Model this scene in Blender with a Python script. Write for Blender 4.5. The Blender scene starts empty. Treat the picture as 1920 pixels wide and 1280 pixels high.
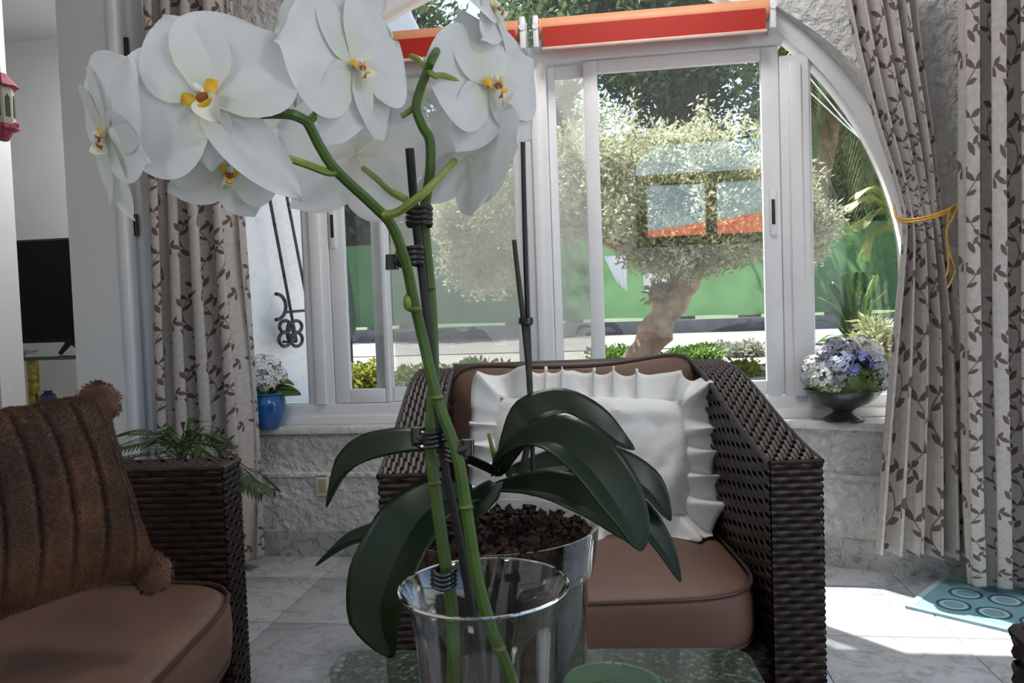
import bpy, bmesh, math, random
from mathutils import Vector, Matrix, Euler, noise
random.seed(7)
PI = math.pi
scene = bpy.context.scene
COL = scene.collection

# ------------------------------------------------------------------ camera
F = 1450.0; H = .95; W0, H0 = 1920, 1280
PITCH = math.atan(60 / F); ROLL = .035; YAW = math.radians(8)
cf = Vector((-math.sin(YAW) * math.cos(PITCH), math.cos(YAW) * math.cos(PITCH), -math.sin(PITCH)))
cr = Vector((math.cos(YAW), math.sin(YAW), 0)); cu = cr.cross(cf)
CR = cr * math.cos(ROLL) - cu * math.sin(ROLL)
CU = cr * math.sin(ROLL) + cu * math.cos(ROLL)
CF = cf
EYE = Vector((0, 0, H))
cam = bpy.data.cameras.new('camera'); camo = bpy.data.objects.new('camera', cam); COL.objects.link(camo)
cam.sensor_width = 36; cam.lens = 36 * F / W0; cam.clip_start = .02; cam.clip_end = 300
m = Matrix((CR, CU, -CF)).transposed().to_4x4(); m.translation = EYE
camo.matrix_world = m
scene.camera = camo

# ------------------------------------------------------------------ world, sun, exposure
world = bpy.data.worlds.new('sky'); scene.world = world; world.use_nodes = True
wn = world.node_tree; wn.nodes.clear()
sky = wn.nodes.new('ShaderNodeTexSky'); sky.sky_type = 'NISHITA'; sky.sun_disc = False
sky.sun_elevation = math.radians(60); sky.sun_rotation = math.radians(-43); sky.air_density = 1.0; sky.dust_density = 1.5
bgn = wn.nodes.new('ShaderNodeBackground'); bgn.inputs[1].default_value = .26
won = wn.nodes.new('ShaderNodeOutputWorld')
wn.links.new(sky.outputs[0], bgn.inputs[0]); wn.links.new(bgn.outputs[0], won.inputs[0])
SUN_AZ, SUN_EL = math.radians(-43), math.radians(58)          # azimuth measured from outward (+Y) to the right
sl = bpy.data.lights.new('sun', 'SUN'); sl.energy = 13; sl.angle = math.radians(.6); sl.color = (1, .96, .9)
so = bpy.data.objects.new('sun', sl); COL.objects.link(so)
sdir = Vector((math.sin(SUN_AZ) * math.cos(SUN_EL), math.cos(SUN_AZ) * math.cos(SUN_EL), math.sin(SUN_EL)))
so.rotation_euler = sdir.to_track_quat('Z', 'Y').to_euler(); so.location = (0, 10, 20)
vs = scene.view_settings
vs.view_transform = 'Standard'; vs.look = 'None'; vs.gamma = 1; vs.use_curve_mapping = False; vs.exposure = .48
scene.cycles.max_bounces = 10; scene.cycles.transparent_max_bounces = 24
scene.cycles.diffuse_bounces = 5; scene.cycles.caustics_reflective = False; scene.cycles.caustics_refractive = False
scene.cycles.sample_clamp_indirect = 6

# ------------------------------------------------------------------ photo pixel -> place
def ray(px, py): return CR * ((px - 960) / F) - CU * ((py - 640) / F) + CF
def P(px, py, d): return EYE + ray(px, py) * d                       # at camera depth d
def FL(px, py, z=0): r = ray(px, py); return EYE + r * ((z - H) / r.z)  # on a level plane
def WY(px, py, y): r = ray(px, py); return EYE + r * (y / r.y)          # on a plane y = const
def WX(px, py, x): r = ray(px, py); return EYE + r * (x / r.x)

# ------------------------------------------------------------------ mesh helpers
def mw(o):
    return (mw(o.parent) if o.parent else Matrix.Identity(4)) @ o.matrix_basis
class MB:
    def __init__(s): s.v = []; s.f = []; s.m = []; s.uv = None
    def add(s, vs, fs, mi=0):
        b = len(s.v); s.v.extend(Vector(p) for p in vs); s.f.extend([tuple(i + b for i in f) for f in fs]); s.m.extend([mi] * len(fs)); return s
    def box(s, a, b, mi=0, bev=0):
        x0, y0, z0 = a; x1, y1, z1 = b
        if bev <= 0:
            return s.add([(x0,y0,z0),(x1,y0,z0),(x1,y1,z0),(x0,y1,z0),(x0,y0,z1),(x1,y0,z1),(x1,y1,z1),(x0,y1,z1)],
                  [(0,3,2,1),(4,5,6,7),(0,1,5,4),(1,2,6,5),(2,3,7,6),(3,0,4,7)], mi)
        bm = bmesh.new(); bmesh.ops.create_cube(bm, size=1)
        for v in bm.verts: v.co = Vector(((x0+x1)/2 + v.co.x*(x1-x0), (y0+y1)/2 + v.co.y*(y1-y0), (z0+z1)/2 + v.co.z*(z1-z0)))
        bmesh.ops.bevel(bm, geom=bm.edges[:], offset=bev, segments=2, profile=.5, affect='EDGES')
        bm.verts.ensure_lookup_table(); bm.verts.index_update()
        s.add([v.co.copy() for v in bm.verts], [[v.index for v in f.verts] for f in bm.faces], mi); bm.free(); return s
    def grid(s, fn, nu, nv, mi=0, closeu=False):
        b = len(s.v); nuu = nu if closeu else nu + 1
        for j in range(nv + 1):
            for i in range(nuu): s.v.append(Vector(fn(i / nu, j / nv)))
        for j in range(nv):
            for i in range(nu):
                i2 = (i + 1) % nuu
                s.f.append((b + j*nuu + i, b + j*nuu + i2, b + (j+1)*nuu + i2, b + (j+1)*nuu + i)); s.m.append(mi)
        return s
    def tube(s, pts, rad, n=8, mi=0, caps=True):
        pts = [Vector(p) for p in pts]; k = len(pts)
        rr = rad if isinstance(rad, (list, tuple)) else [rad] * k
        t0 = (pts[1] - pts[0]).normalized(); a = t0.orthogonal().normalized(); b0 = len(s.v)
        for i, p in enumerate(pts):
            t = (pts[min(i+1, k-1)] - pts[max(i-1, 0)]).normalized()
            a = (a - t * a.dot(t)).normalized(); c = t.cross(a)
            for q in range(n):
                an = 2*PI*q/n; s.v.append(p + (a*math.cos(an) + c*math.sin(an)) * rr[i])
        for i in range(k-1):
            for q in range(n):
                q2 = (q+1) % n; s.f.append((b0+i*n+q, b0+i*n+q2, b0+(i+1)*n+q2, b0+(i+1)*n+q)); s.m.append(mi)
        if caps:
            s.f.append(tuple(b0 + q for q in reversed(range(n)))); s.m.append(mi)
            s.f.append(tuple(b0 + (k-1)*n + q for q in range(n))); s.m.append(mi)
        return s
    def lathe(s, prof, c=(0,0,0), n=32, mi=0):
        c = Vector(c); b = len(s.v); k = len(prof)
        for r, z in prof:
            for q in range(n): an = 2*PI*q/n; s.v.append(c + Vector((r*math.cos(an), r*math.sin(an), z)))
        for i in range(k-1):
            for q in range(n):
                q2 = (q+1) % n; s.f.append((b+i*n+q, b+i*n+q2, b+(i+1)*n+q2, b+(i+1)*n+q)); s.m.append(mi)
        return s
    def prism(s, poly, y0, y1, mi=0):                                   # polygon in x,z extruded along y
        n = len(poly); vs = [(x, y0, z) for x, z in poly] + [(x, y1, z) for x, z in poly]
        fs = [tuple(range(n)), tuple(reversed(range(n, 2*n)))] + [(i, i+n, (i+1) % n + n, (i+1) % n) for i in range(n)]
        return s.add(vs, fs, mi)
    def sphere(s, c, r, nu=12, nv=8, mi=0):
        c = Vector(c); rx, ry, rz = (r, r, r) if not hasattr(r, '__len__') else r
        return s.grid(lambda u, v: c + Vector((rx*math.cos(2*PI*u)*math.sin(PI*v), ry*math.sin(2*PI*u)*math.sin(PI*v), -rz*math.cos(PI*v))), nu, nv, mi, True)
    def xf(s, M):
        s.v = [M @ p for p in s.v]; return s
    def build(s, name, mat, parent=None, local=False, smooth=True, uv=None):
        me = bpy.data.meshes.new(name)
        vs_ = s.v
        if parent is not None and not local:
            inv = mw(parent).inverted(); vs_ = [inv @ p for p in s.v]
        me.from_pydata([tuple(p) for p in vs_], [], s.f)
        mats = mat if isinstance(mat, (list, tuple)) else [mat]
        for q in mats: me.materials.append(q)
        if len(mats) > 1: me.polygons.foreach_set('material_index', s.m)
        me.validate(); me.update()
        if smooth:
            me.polygons.foreach_set('use_smooth', [True] * len(me.polygons))
            try: me.set_sharp_from_angle(angle=math.radians(40))
            except Exception: pass
        if uv:
            ul = me.uv_layers.new(name='UVMap'); d = [0.0] * (2 * len(me.loops))
            for l in me.loops: d[2*l.index], d[2*l.index+1] = uv[l.vertex_index]
            ul.data.foreach_set('uv', d)
        o = bpy.data.objects.new(name, me); COL.objects.link(o)
        if parent is not None: o.parent = parent
        return o
def tag(o, label, cat, group=None):
    o['label'] = label; o['category'] = cat
    if group: o['group'] = group
    return o
def thing(name, label, cat, loc=(0,0,0), rz=0, group=None):
    o = bpy.data.objects.new(name, None); COL.objects.link(o); o.empty_display_size = .1
    o.location = loc; o.rotation_euler = (0, 0, rz); return tag(o, label, cat, group)
def struct(o): o['kind'] = 'structure'; return o
def stuff(o): o['kind'] = 'stuff'; return o
def copy_tree(o, parent=None):
    c = o.copy(); COL.objects.link(c); c.parent = parent
    for ch in [k for k in bpy.data.objects if k.parent == o]: copy_tree(ch, c)
    return c
def thick(o, t):
    md = o.modifiers.new('thickness', 'SOLIDIFY'); md.thickness = t; md.offset = 0; return o
def subd(o, n=1):
    md = o.modifiers.new('smooth', 'SUBSURF'); md.levels = n; md.render_levels = n; return o
def lerp(a, b, t): return a + (b - a) * t
def sstep(a, b, x): t = min(1, max(0, (x - a) / (b - a))); return t*t*(3-2*t)
def spline(pts, n):
    pts = [Vector(p) for p in pts]; out = []; k = len(pts)
    for i in range(n + 1):
        x = i / n * (k - 1); j = min(int(x), k - 2); t = x - j
        p0, p1, p2, p3 = pts[max(j-1, 0)], pts[j], pts[j+1], pts[min(j+2, k-1)]
        out.append(.5 * ((2*p1) + (p2-p0)*t + (2*p0-5*p1+4*p2-p3)*t*t + (3*p1-p0-3*p2+p3)*t**3))
    return out
def interp(xs, ys, x):
    if x <= xs[0]: return ys[0]
    for i in range(len(xs)-1):
        if x <= xs[i+1]: return lerp(ys[i], ys[i+1], (x-xs[i])/(xs[i+1]-xs[i]))
    return ys[-1]

# ------------------------------------------------------------------ materials
class NT:
    def __init__(s, name):
        s.mat = bpy.data.materials.new(name); s.mat.use_nodes = True; s.t = s.mat.node_tree; s.t.nodes.clear()
        s.out = s.n('OutputMaterial'); s.co = None
    def n(s, t, **kw):
        x = s.t.nodes.new('ShaderNode' + t)
        for k, v in kw.items(): setattr(x, k, v)
        return x
    def l(s, a, b): s.t.links.new(a, b)
    def obj(s):
        if s.co is None: s.co = s.n('TexCoord')
        return s.co.outputs['Object']
    def noise(s, scale, detail=4, rough=.55, vec=None, dist=0):
        x = s.n('TexNoise'); x.inputs['Scale'].default_value = scale; x.inputs['Detail'].default_value = detail
        x.inputs['Roughness'].default_value = rough; x.inputs['Distortion'].default_value = dist
        s.l(vec or s.obj(), x.inputs['Vector']); return x
    def ramp(s, fac, stops):
        r = s.n('ValToRGB'); e = r.color_ramp.elements
        while len(e) < len(stops): e.new(.5)
        for q, (p, c) in zip(e, stops): q.position = p; q.color = (*c, 1)
        s.l(fac, r.inputs[0]); return r.outputs[0]
    def bump(s, h, strength, dist=.01):
        b = s.n('Bump'); b.inputs['Strength'].default_value = strength; b.inputs['Distance'].default_value = dist
        s.l(h, b.inputs['Height']); return b.outputs[0]
    def math(s, op, a, b=None, c=None):
        x = s.n('Math', operation=op)
        for i, q in enumerate((a, b, c)):
            if q is None: continue
            if isinstance(q, (int, float)): x.inputs[i].default_value = q
            else: s.l(q, x.inputs[i])
        return x.outputs[0]
    def mix(s, fac, a, b):
        x = s.n('Mix', data_type='RGBA')
        for i, q in ((0, fac), (6, a), (7, b)):
            if isinstance(q, (int, float)): x.inputs[i].default_value = q
            elif isinstance(q, tuple): x.inputs[i].default_value = (*q, 1)
            else: s.l(q, x.inputs[i])
        return x.outputs[2]
    def pbr(s, color, rough=.5, metal=0, spec=.5, normal=None, coat=0, sheen=0):
        b = s.n('BsdfPrincipled')
        if isinstance(color, tuple): b.inputs['Base Color'].default_value = (*color, 1)
        else: s.l(color, b.inputs['Base Color'])
        if isinstance(rough, (int, float)): b.inputs['Roughness'].default_value = rough
        else: s.l(rough, b.inputs['Roughness'])
        b.inputs['Metallic'].default_value = metal; b.inputs['Specular IOR Level'].default_value = spec
        b.inputs['Coat Weight'].default_value = coat; b.inputs['Sheen Weight'].default_value = sheen
        if normal is not None: s.l(normal, b.inputs['Normal'])
        s.l(b.outputs[0], s.out.inputs[0]); return b
MATS = {}
def simple(name, rgb, rough=.5, metal=0, spec=.5, var=.12, scale=8, bump=0, bscale=60, coat=0, sheen=0):
    if name in MATS: return MATS[name]
    t = NT(name); a = tuple(max(0, c * (1 - var)) for c in rgb); b = tuple(min(1, c * (1 + var)) for c in rgb)
    nz = t.noise(scale); col = t.ramp(nz.outputs[0], [(.3, a), (.7, b)])
    nm = t.bump(t.noise(bscale, 3).outputs[0], bump, .004) if bump else None
    t.pbr(col, rough, metal, spec, nm, coat, sheen); MATS[name] = t.mat; return t.mat
def leafmat(name, rgb, rgb2, scale=3, trans=.35, rough=.5, spec=.4):
    t = NT(name); nz = t.noise(scale, 2); col = t.ramp(nz.outputs[0], [(.35, rgb), (.65, rgb2)])
    b = t.pbr(col, rough, 0, spec)
    tr = t.n('BsdfTranslucent'); t.l(col, tr.inputs[0]); mx = t.n('MixShader'); mx.inputs[0].default_value = trans
    t.l(b.outputs[0], mx.inputs[1]); t.l(tr.outputs[0], mx.inputs[2]); t.l(mx.outputs[0], t.out.inputs[0]); return t.mat
def glassmat(name, tint=(.97,.985,.98), boost=2.0, rough=0.0, pw=5.0, veil=0.0, veilcol=(.8,.8,.78)):
    t = NT(name); tr = t.n('BsdfTransparent'); tr.inputs[0].default_value = (*tint, 1)
    gl = t.n('BsdfGlossy'); gl.inputs['Roughness'].default_value = rough; gl.inputs[0].default_value = (1,1,1,1)
    lw = t.n('LayerWeight')                                      # facing = 1 - |cos|, the same from both sides of a thin pane
    fr = t.math('ADD', .04, t.math('MULTIPLY', t.math('POWER', lw.outputs['Facing'], pw), .96))
    fac = t.math('MINIMUM', t.math('MULTIPLY', fr, boost), .95)
    mx = t.n('MixShader'); t.l(fac, mx.inputs[0]); t.l(tr.outputs[0], mx.inputs[1]); t.l(gl.outputs[0], mx.inputs[2])
    if veil:
        df = t.n('BsdfDiffuse'); df.inputs[0].default_value = (*veilcol, 1); tl = t.n('BsdfTranslucent'); tl.inputs[0].default_value = (*veilcol, 1)
        m2 = t.n('MixShader'); m2.inputs[0].default_value = .5; t.l(df.outputs[0], m2.inputs[1]); t.l(tl.outputs[0], m2.inputs[2])
        m3 = t.n('MixShader'); m3.inputs[0].default_value = veil; t.l(mx.outputs[0], m3.inputs[1]); t.l(m2.outputs[0], m3.inputs[2]); mx = m3
    t.l(mx.outputs[0], t.out.inputs[0]); return t.mat
def stuccomat():
    t = NT('stucco'); n1 = t.noise(32, 5, .6, dist=1.0); n2 = t.noise(75, 3)
    vor = t.n('TexVoronoi', feature='SMOOTH_F1'); vor.inputs['Scale'].default_value = 34; t.l(t.obj(), vor.inputs['Vector'])
    h = t.math('ADD', t.math('MULTIPLY', n1.outputs[0], 1.2), t.math('ADD', t.math('MULTIPLY', vor.outputs[0], .7), t.math('MULTIPLY', n2.outputs[0], .25)))
    col = t.ramp(t.noise(3).outputs[0], [(.3, (.80,.79,.77)), (.7, (.86,.855,.84))])
    t.pbr(col, .75, normal=t.bump(h, 1.0, .026)); return t.mat
def marblemat(name, base=(.56,.575,.59), vein=(.34,.36,.38), rough=.16, sc=1.0, rnd=True):
    t = NT(name)
    if rnd:
        oi = t.n('ObjectInfo'); ad = t.n('VectorMath', operation='ADD'); t.l(t.obj(), ad.inputs[0])
        mu = t.n('VectorMath', operation='SCALE'); mu.inputs[3].default_value = 37; cmb = t.n('CombineXYZ')
        t.l(oi.outputs['Random'], cmb.inputs[0]); t.l(oi.outputs['Random'], cmb.inputs[1]); t.l(cmb.outputs[0], mu.inputs[0]); t.l(mu.outputs[0], ad.inputs[1]); vec = ad.outputs[0]
    else: vec = t.obj()
    n1 = t.noise(5*sc, 8, .62, vec, 1.4)
    v = t.math('ABSOLUTE', t.math('SUBTRACT', n1.outputs[0], .5))
    line = t.ramp(v, [(0, (1,1,1)), (.016, (.8,.8,.8)), (.06, (0,0,0))])
    cloud = t.noise(2.2*sc, 5, .6, vec)
    br = t.noise(14*sc, 6, .7, vec, .6)
    c0 = t.ramp(cloud.outputs[0], [(.32, tuple(c*.92 for c in base)), (.68, base)])
    fac = t.math('MULTIPLY', line, t.math('MULTIPLY', t.ramp(br.outputs[0], [(.40, (0,0,0)), (.58, (1,1,1))]), .95))
    t.pbr(t.mix(fac, c0, vein), rough, spec=.5); return t.mat
def granitemat():
    t = NT('green_granite'); v = t.n('TexVoronoi'); v.inputs['Scale'].default_value = 95; t.l(t.obj(), v.inputs['Vector'])
    n1 = t.noise(130, 6, .7)
    c = t.ramp(n1.outputs[0], [(.3, (.015,.025,.02)), (.47, (.07,.10,.075)), (.58, (.20,.24,.19)), (.72, (.45,.47,.42))])
    c2 = t.mix(t.ramp(v.outputs['Distance'], [(.2, (.0,.0,.0)), (.6, (.5,.5,.5))]), c, (.03,.05,.04))
    t.pbr(c2, .06, spec=.7); return t.mat
def wickermat(name, a=(.006,.004,.0035), b=(.044,.020,.013)):
    t = NT(name); n1 = t.noise(70, 3); c = t.ramp(n1.outputs[0], [(.3, a), (.7, b)])
    t.pbr(c, .43, spec=.45, normal=t.bump(t.noise(400, 2).outputs[0], .15, .002)); return t.mat
def leatherette(name, rgb):
    t = NT(name); n1 = t.noise(6, 4); c = t.ramp(n1.outputs[0], [(.3, tuple(q*.88 for q in rgb)), (.7, tuple(q*1.1 for q in rgb))])
    v = t.n('TexVoronoi'); v.inputs['Scale'].default_value = 420; t.l(t.obj(), v.inputs['Vector'])
    wr = t.noise(14, 3)
    h = t.math('ADD', t.math('MULTIPLY', v.outputs[0], .25), t.math('MULTIPLY', wr.outputs[0], 1.0))
    t.pbr(c, .52, spec=.4, normal=t.bump(h, .25, .006)); return t.mat
def curtainmat():
    t = NT('leaf_print_curtain'); uvn = t.n('UVMap'); sp = t.n('SeparateXYZ'); t.l(uvn.outputs[0], sp.inputs[0])
    TW, TH = .135, .25                                             # repeat of the print in metres
    row = t.math('FLOOR', t.math('DIVIDE', sp.outputs[0], TW))
    vv = t.math('ADD', sp.outputs[1], t.math('MULTIPLY', row, TH * .37))
    x = t.math('SUBTRACT', t.math('MODULO', t.math('ADD', sp.outputs[0], TW*40), TW), TW/2)
    y = t.math('MODULO', t.math('ADD', vv, TH*40), TH)
    cmb = t.n('CombineXYZ'); t.l(x, cmb.inputs[0]); t.l(y, cmb.inputs[1])
    # meandering stem
    sx = t.math('MULTIPLY', t.math('SINE', t.math('MULTIPLY', y, 2*PI/TH)), .030)
    d = t.math('ABSOLUTE', t.math('SUBTRACT', x, sx))
    mask = t.math('MULTIPLY', t.math('LESS_THAN', d, .0022), .8)
    rnd = random.Random(5); leaves = []
    for i in range(7):
        ly = (i + .5) / 7 * TH; s = 1 if i % 2 else -1
        lx = .030 * math.sin(2*PI*ly/TH)
        a = PI/2 - s * rnd.uniform(.75, 1.1); L = rnd.uniform(.016, .021)
        leaves.append((lx + math.cos(a)*L, ly + math.sin(a)*L, a, L, L*.36))
        if i % 3 == 0:
            a2 = PI/2 + s * rnd.uniform(.6, 1.0); leaves.append((lx + math.cos(a2)*L*.9, ly + math.sin(a2)*L*.9, a2, L*.9, L*.4))
        if i % 2:
            bx = lx + s * .040; leaves.append((bx, ly + .004, PI/2 - s*.5, .019, .008)); leaves.append((bx - s*.012, ly + .024, PI/2 + s*.6, .014, .006))
    for lx, ly, a, L, w in leaves:
        mp = t.n('Mapping', vector_type='TEXTURE'); mp.inputs['Location'].default_value = (lx, ly, 0); mp.inputs['Rotation'].default_value = (0, 0, a); mp.inputs['Scale'].default_value = (L, w, 1)
        t.l(cmb.outputs[0], mp.inputs[0]); s2 = t.n('SeparateXYZ'); t.l(mp.outputs[0], s2.inputs[0])
        q = t.math('ADD', t.math('MULTIPLY', s2.outputs[0], s2.outputs[0]), t.math('ABSOLUTE', s2.outputs[1]))
        mask = t.math('MAXIMUM', mask, t.math('LESS_THAN', q, 1.0))
    wv = t.n('TexWave'); wv.inputs['Scale'].default_value = 420; wv.bands_direction = 'Y'; t.l(uvn.outputs[0], wv.inputs[0])
    wv2 = t.n('TexNoise'); wv2.inputs['Scale'].default_value = 60; t.l(uvn.outputs[0], wv2.inputs[0])
    base = t.ramp(wv2.outputs[0], [(.3, (.50,.46,.43)), (.7, (.60,.56,.53))])
    col = t.mix(mask, base, (.155,.11,.10))
    b = t.pbr(col, .85, spec=.2, normal=t.bump(wv.outputs[0], .15, .001), sheen=.2)
    tr = t.n('BsdfTranslucent'); t.l(col, tr.inputs[0]); mx = t.n('MixShader'); mx.inputs[0].default_value = .13
    t.l(b.outputs[0], mx.inputs[1]); t.l(tr.outputs[0], mx.inputs[2]); t.l(mx.outputs[0], t.out.inputs[0]); return t.mat

STUCCO = stuccomat(); MARBLE = marblemat('marble_floor'); SKIRT = marblemat('marble_skirting', (.50,.50,.49), (.2,.2,.2), .25, 2, False)
SILLM = marblemat('marble_sill', (.80,.79,.77), (.55,.55,.53), .2, 2, False)
UPVC = simple('white_window_frame', (.84,.85,.87), .32, var=.03)
PLASTER = simple('white_plaster', (.78,.79,.79), .7, var=.04, scale=2, bump=.1, bscale=40)
WOODW = simple('white_painted_wood', (.80,.82,.85), .35, var=.04)
BLACK = simple('black_plastic', (.012,.012,.013), .3, var=.2)
GLASS = glassmat('window_glass'); GRANITE = granitemat(); WICKER = wickermat('brown_wicker'); WCORE = simple('dark_wicker_core', (.012,.008,.007), .7, var=.3)
BROWN = leatherette('brown_cushion_cover', (.172,.098,.070)); PIPING = simple('dark_piping', (.075,.035,.028), .5)
CURTAIN = curtainmat()
DARKMETAL = simple('wrought_iron', (.03,.03,.035), .5, .6, var=.3)

# ================================================================== THE ROOM
CX, ZC, RG, RO = -.269, .937, 1.297, 1.352       # arch of the window: centre, spring height, glass radius, opening radius
SILL = .52; YG = 2.955                            # sill height, plane of the window
ROOM_X0, ROOM_X1, ROOM_Y0, CEIL = -1.84, 2.7, -2.9, 2.75
def yfront(x): return 2.90 - .17 * sstep(.50, 1.12, x) - .0 * x
# window wall with its arched opening
def window_wall():
    N = 64; YB = 3.10
    inner = []
    for i in range(7): inner.append((CX - RO, lerp(SILL - .02, ZC, i / 6)))
    for i in range(1, N): a = PI - PI * i / N; inner.append((CX + RO * math.cos(a), ZC + RO * math.sin(a)))
    for i in range(7): inner.append((CX + RO, lerp(ZC, SILL - .02, i / 6)))
    outer = []
    X0, X1 = ROOM_X0 - .15, ROOM_X1 + .15
    for x, z in inner:
        if z <= ZC + 1e-6: outer.append((X0 if x < CX else X1, z))
        else:
            dx, dz = x - CX, z - ZC
            k = min((CEIL - ZC) / dz if dz > 1e-6 else 1e9, (X1 - CX) / dx if dx > 1e-6 else 1e9, (X0 - CX) / dx if dx < -1e-6 else 1e9)
            outer.append((CX + dx * k, ZC + dz * k))
    b = MB(); K = 12
    for side in (0, 1):
        def fn(u, v, side=side):
            i = min(int(round(u * (len(inner) - 1))), len(inner) - 1); t = v ** 1.5
            x = lerp(inner[i][0], outer[i][0], t); z = lerp(inner[i][1], outer[i][1], t)
            return (x, yfront(x) if side == 0 else YB, z)
        b.grid(fn, len(inner) - 1, K)
    # reveal of the opening
    b.grid(lambda u, v: (lambda i: (inner[i][0], lerp(yfront(inner[i][0]), YB, v), inner[i][1]))(int(round(u * (len(inner) - 1)))), len(inner) - 1, 3)
    # wall under the sill
    b.grid(lambda u, v: (lerp(X0, X1, u), yfront(lerp(X0, X1, u)), lerp(0, SILL - .02, v)), 60, 2)
    b.grid(lambda u, v: (lerp(X0, X1, u), YB, lerp(-.3, SILL - .02, v)), 2, 2)
    # top closing faces at the corners
    for xx in (X0, X1):
        b.box((min(xx, CX), 2.92, CEIL - .001), (max(xx, CX), YB, CEIL + .1))
    return struct(b.build('wall_window', STUCCO))
window_wall()
# shallow ledge running along the wall below the sill
b = MB(); b.grid(lambda u, v: [(lerp(-1.84, 2.6, u), yfront(lerp(-1.84, 2.6, u)) - d, z) for d, z in ((.0, .335), (.012, .33), (.012, .318), (0, .31))][int(round(v*3))], 50, 3)
struct(b.build('trim_1', STUCCO))
# marble sill
b = MB()
def sfr(x): return yfront(x) - .035
def silln(u, v):
    x = lerp(CX - RO - .02, CX + RO + .02, u); q = int(round(v * 4))
    return [(x, YG + .10, SILL), (x, sfr(x), SILL), (x, sfr(x) - .004, SILL - .012), (x, sfr(x), SILL - .028), (x, YG + .1, SILL - .028)][q]
b.grid(silln, 50, 4)
s_ = struct(b.build('trim_2', SILLM))
# skirting
b = MB(); b.grid(lambda u, v: [(lerp(-1.84, 2.6, u), yfront(lerp(-1.84, 2.6, u)) - d, z) for d, z in ((0, .105), (.014, .102), (.016, .09), (.016, 0))][int(round(v*3))], 60, 3)
struct(b.build('baseboard_window', SKIRT))
# floor: slab plus marble tiles
b = MB(); b.box((-5.2, ROOM_Y0 - .2, -.12), (ROOM_X1 + .2, 4.6, -.012)); fl_ = struct(b.build('floor', simple('grout', (.42,.42,.42), .8), smooth=False))
tb = MB(); tb.box((0, 0, -.013), (.397, .397, 0), bev=.0012); tile0 = None
k = 0
for i in range(12):
    for j in range(15):
        x = -2.0 + .4 * i + .1; y = -3.0 + .4 * j + .05
        if x > 2.6 or y > 2.86: continue
        if tile0 is None: tile0 = tb.build('floor_tile', MARBLE, fl_, local=True); t_ = tile0
        else: t_ = tile0.copy(); COL.objects.link(t_); t_.parent = fl_
        t_.location = (x, y, 0)
b = MB(); b.box((-5.2, -3, -.012), (-1.91, 4.55, -.001)); struct(b.build('floor_side_room', MARBLE, smooth=False))
# ceiling
b = MB(); b.box((-5.2, ROOM_Y0 - .2, CEIL), (ROOM_X1 + .2, 3.1, CEIL + .12)); b.box((-5.2, 3.1, CEIL), (-2.0, 4.9, CEIL + .12)); struct(b.build('ceiling', PLASTER, smooth=False))
# left wall with a doorway to the next room
DY1 = WX(213, 300, ROOM_X0).y; DY0 = .55; DZ = 2.5; LT = .20
b = MB()
b.box((ROOM_X0 - LT, DY1, 0), (ROOM_X0, 3.1, CEIL)); b.box((ROOM_X0 - LT, ROOM_Y0, 0), (ROOM_X0, DY0, CEIL)); b.box((ROOM_X0 - LT, DY0, DZ), (ROOM_X0, DY1, CEIL))
struct(b.build('wall_left', PLASTER, smooth=False))
# moulded casing on the left wall, seen edge-on beside the curtain
b = MB()
for (y0, y1, d) in ((DY1 - .004, DY1 + .05, .035), (DY1 + .05, DY1 + .085, .02), (DY1 + .085, DY1 + .16, .045), (DY1 + .17, DY1 + .26, .028)):
    b.box((ROOM_X0 - .002, y0, 0), (ROOM_X0 + d, y1, 2.6), bev=.006)
fr = struct(b.build('trim_door', WOODW))
for z in (1.98, 1.32, .35):
    h_ = MB().tube([(ROOM_X0 + .032, DY1 + .067, z - .04), (ROOM_X0 + .032, DY1 + .067, z + .04)], .009, 8).build('hinge', BLACK, fr)
    h_['label'] = 'small dark door hinge'
# rest of the shell: back wall with an arched window, right wall with wide openings added to let in daylight
def rect_with_arches(name, X0, X1, Z1, y, th, arches, mat, axis='y'):
    # wall in pieces: piers and spandrels round arch openings (cx, half, z0, spring)
    b = MB(); xs = X0
    def put(x, z, d): return (x, y + d, z) if axis == 'y' else (y + d, x, z)
    def quad(pts):
        f = [put(x, z, 0) for x, z in pts]; k = [put(x, z, -th) for x, z in pts]; n = len(pts)
        b.add(f + k, [tuple(range(n)), tuple(reversed(range(n, 2*n)))] + [(i, i+n, (i+1) % n + n, (i+1) % n) for i in range(n)])
    for cx, hw, z0, zs in arches:
        quad([(xs, 0), (cx - hw, 0), (cx - hw, Z1), (xs, Z1)])
        if z0 > 0: quad([(cx - hw, 0), (cx + hw, 0), (cx + hw, z0), (cx - hw, z0)])
        N = 20
        for i in range(N):
            a0, a1 = PI - PI*i/N, PI - PI*(i+1)/N
            quad([(cx + hw*math.cos(a0), zs + .6*hw*math.sin(a0)), (cx + hw*math.cos(a1), zs + .6*hw*math.sin(a1)), (cx + hw*math.cos(a1), Z1), (cx + hw*math.cos(a0), Z1)])
        xs = cx + hw
    quad([(xs, 0), (X1, 0), (X1, Z1), (xs, Z1)])
    return struct(b.build(name, mat, smooth=False))
def mirror_hit(px, py, y):                       # where a sight line reflected in the window glass lands on the back wall
    h = WY(px, py, YG); r = ray(px, py); r = Vector((r.x, -r.y, r.z)); t = (y - YG) / r.y; return h + r * t
_a = mirror_hit(1195, 465, ROOM_Y0); _b = mirror_hit(1500, 320, ROOM_Y0)
REAR_CX = (_a.x + _b.x) / 2; REAR_HW = abs(_b.x - _a.x) / 2; REAR_Z0 = _a.z; REAR_ZS = mirror_hit(1300, 322, ROOM_Y0).z
rect_with_arches('wall_back', ROOM_X0 - .2, ROOM_X1 + .2, CEIL, ROOM_Y0, .2, [(REAR_CX, REAR_HW, REAR_Z0, REAR_ZS)], PLASTER)
b = MB()
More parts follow.
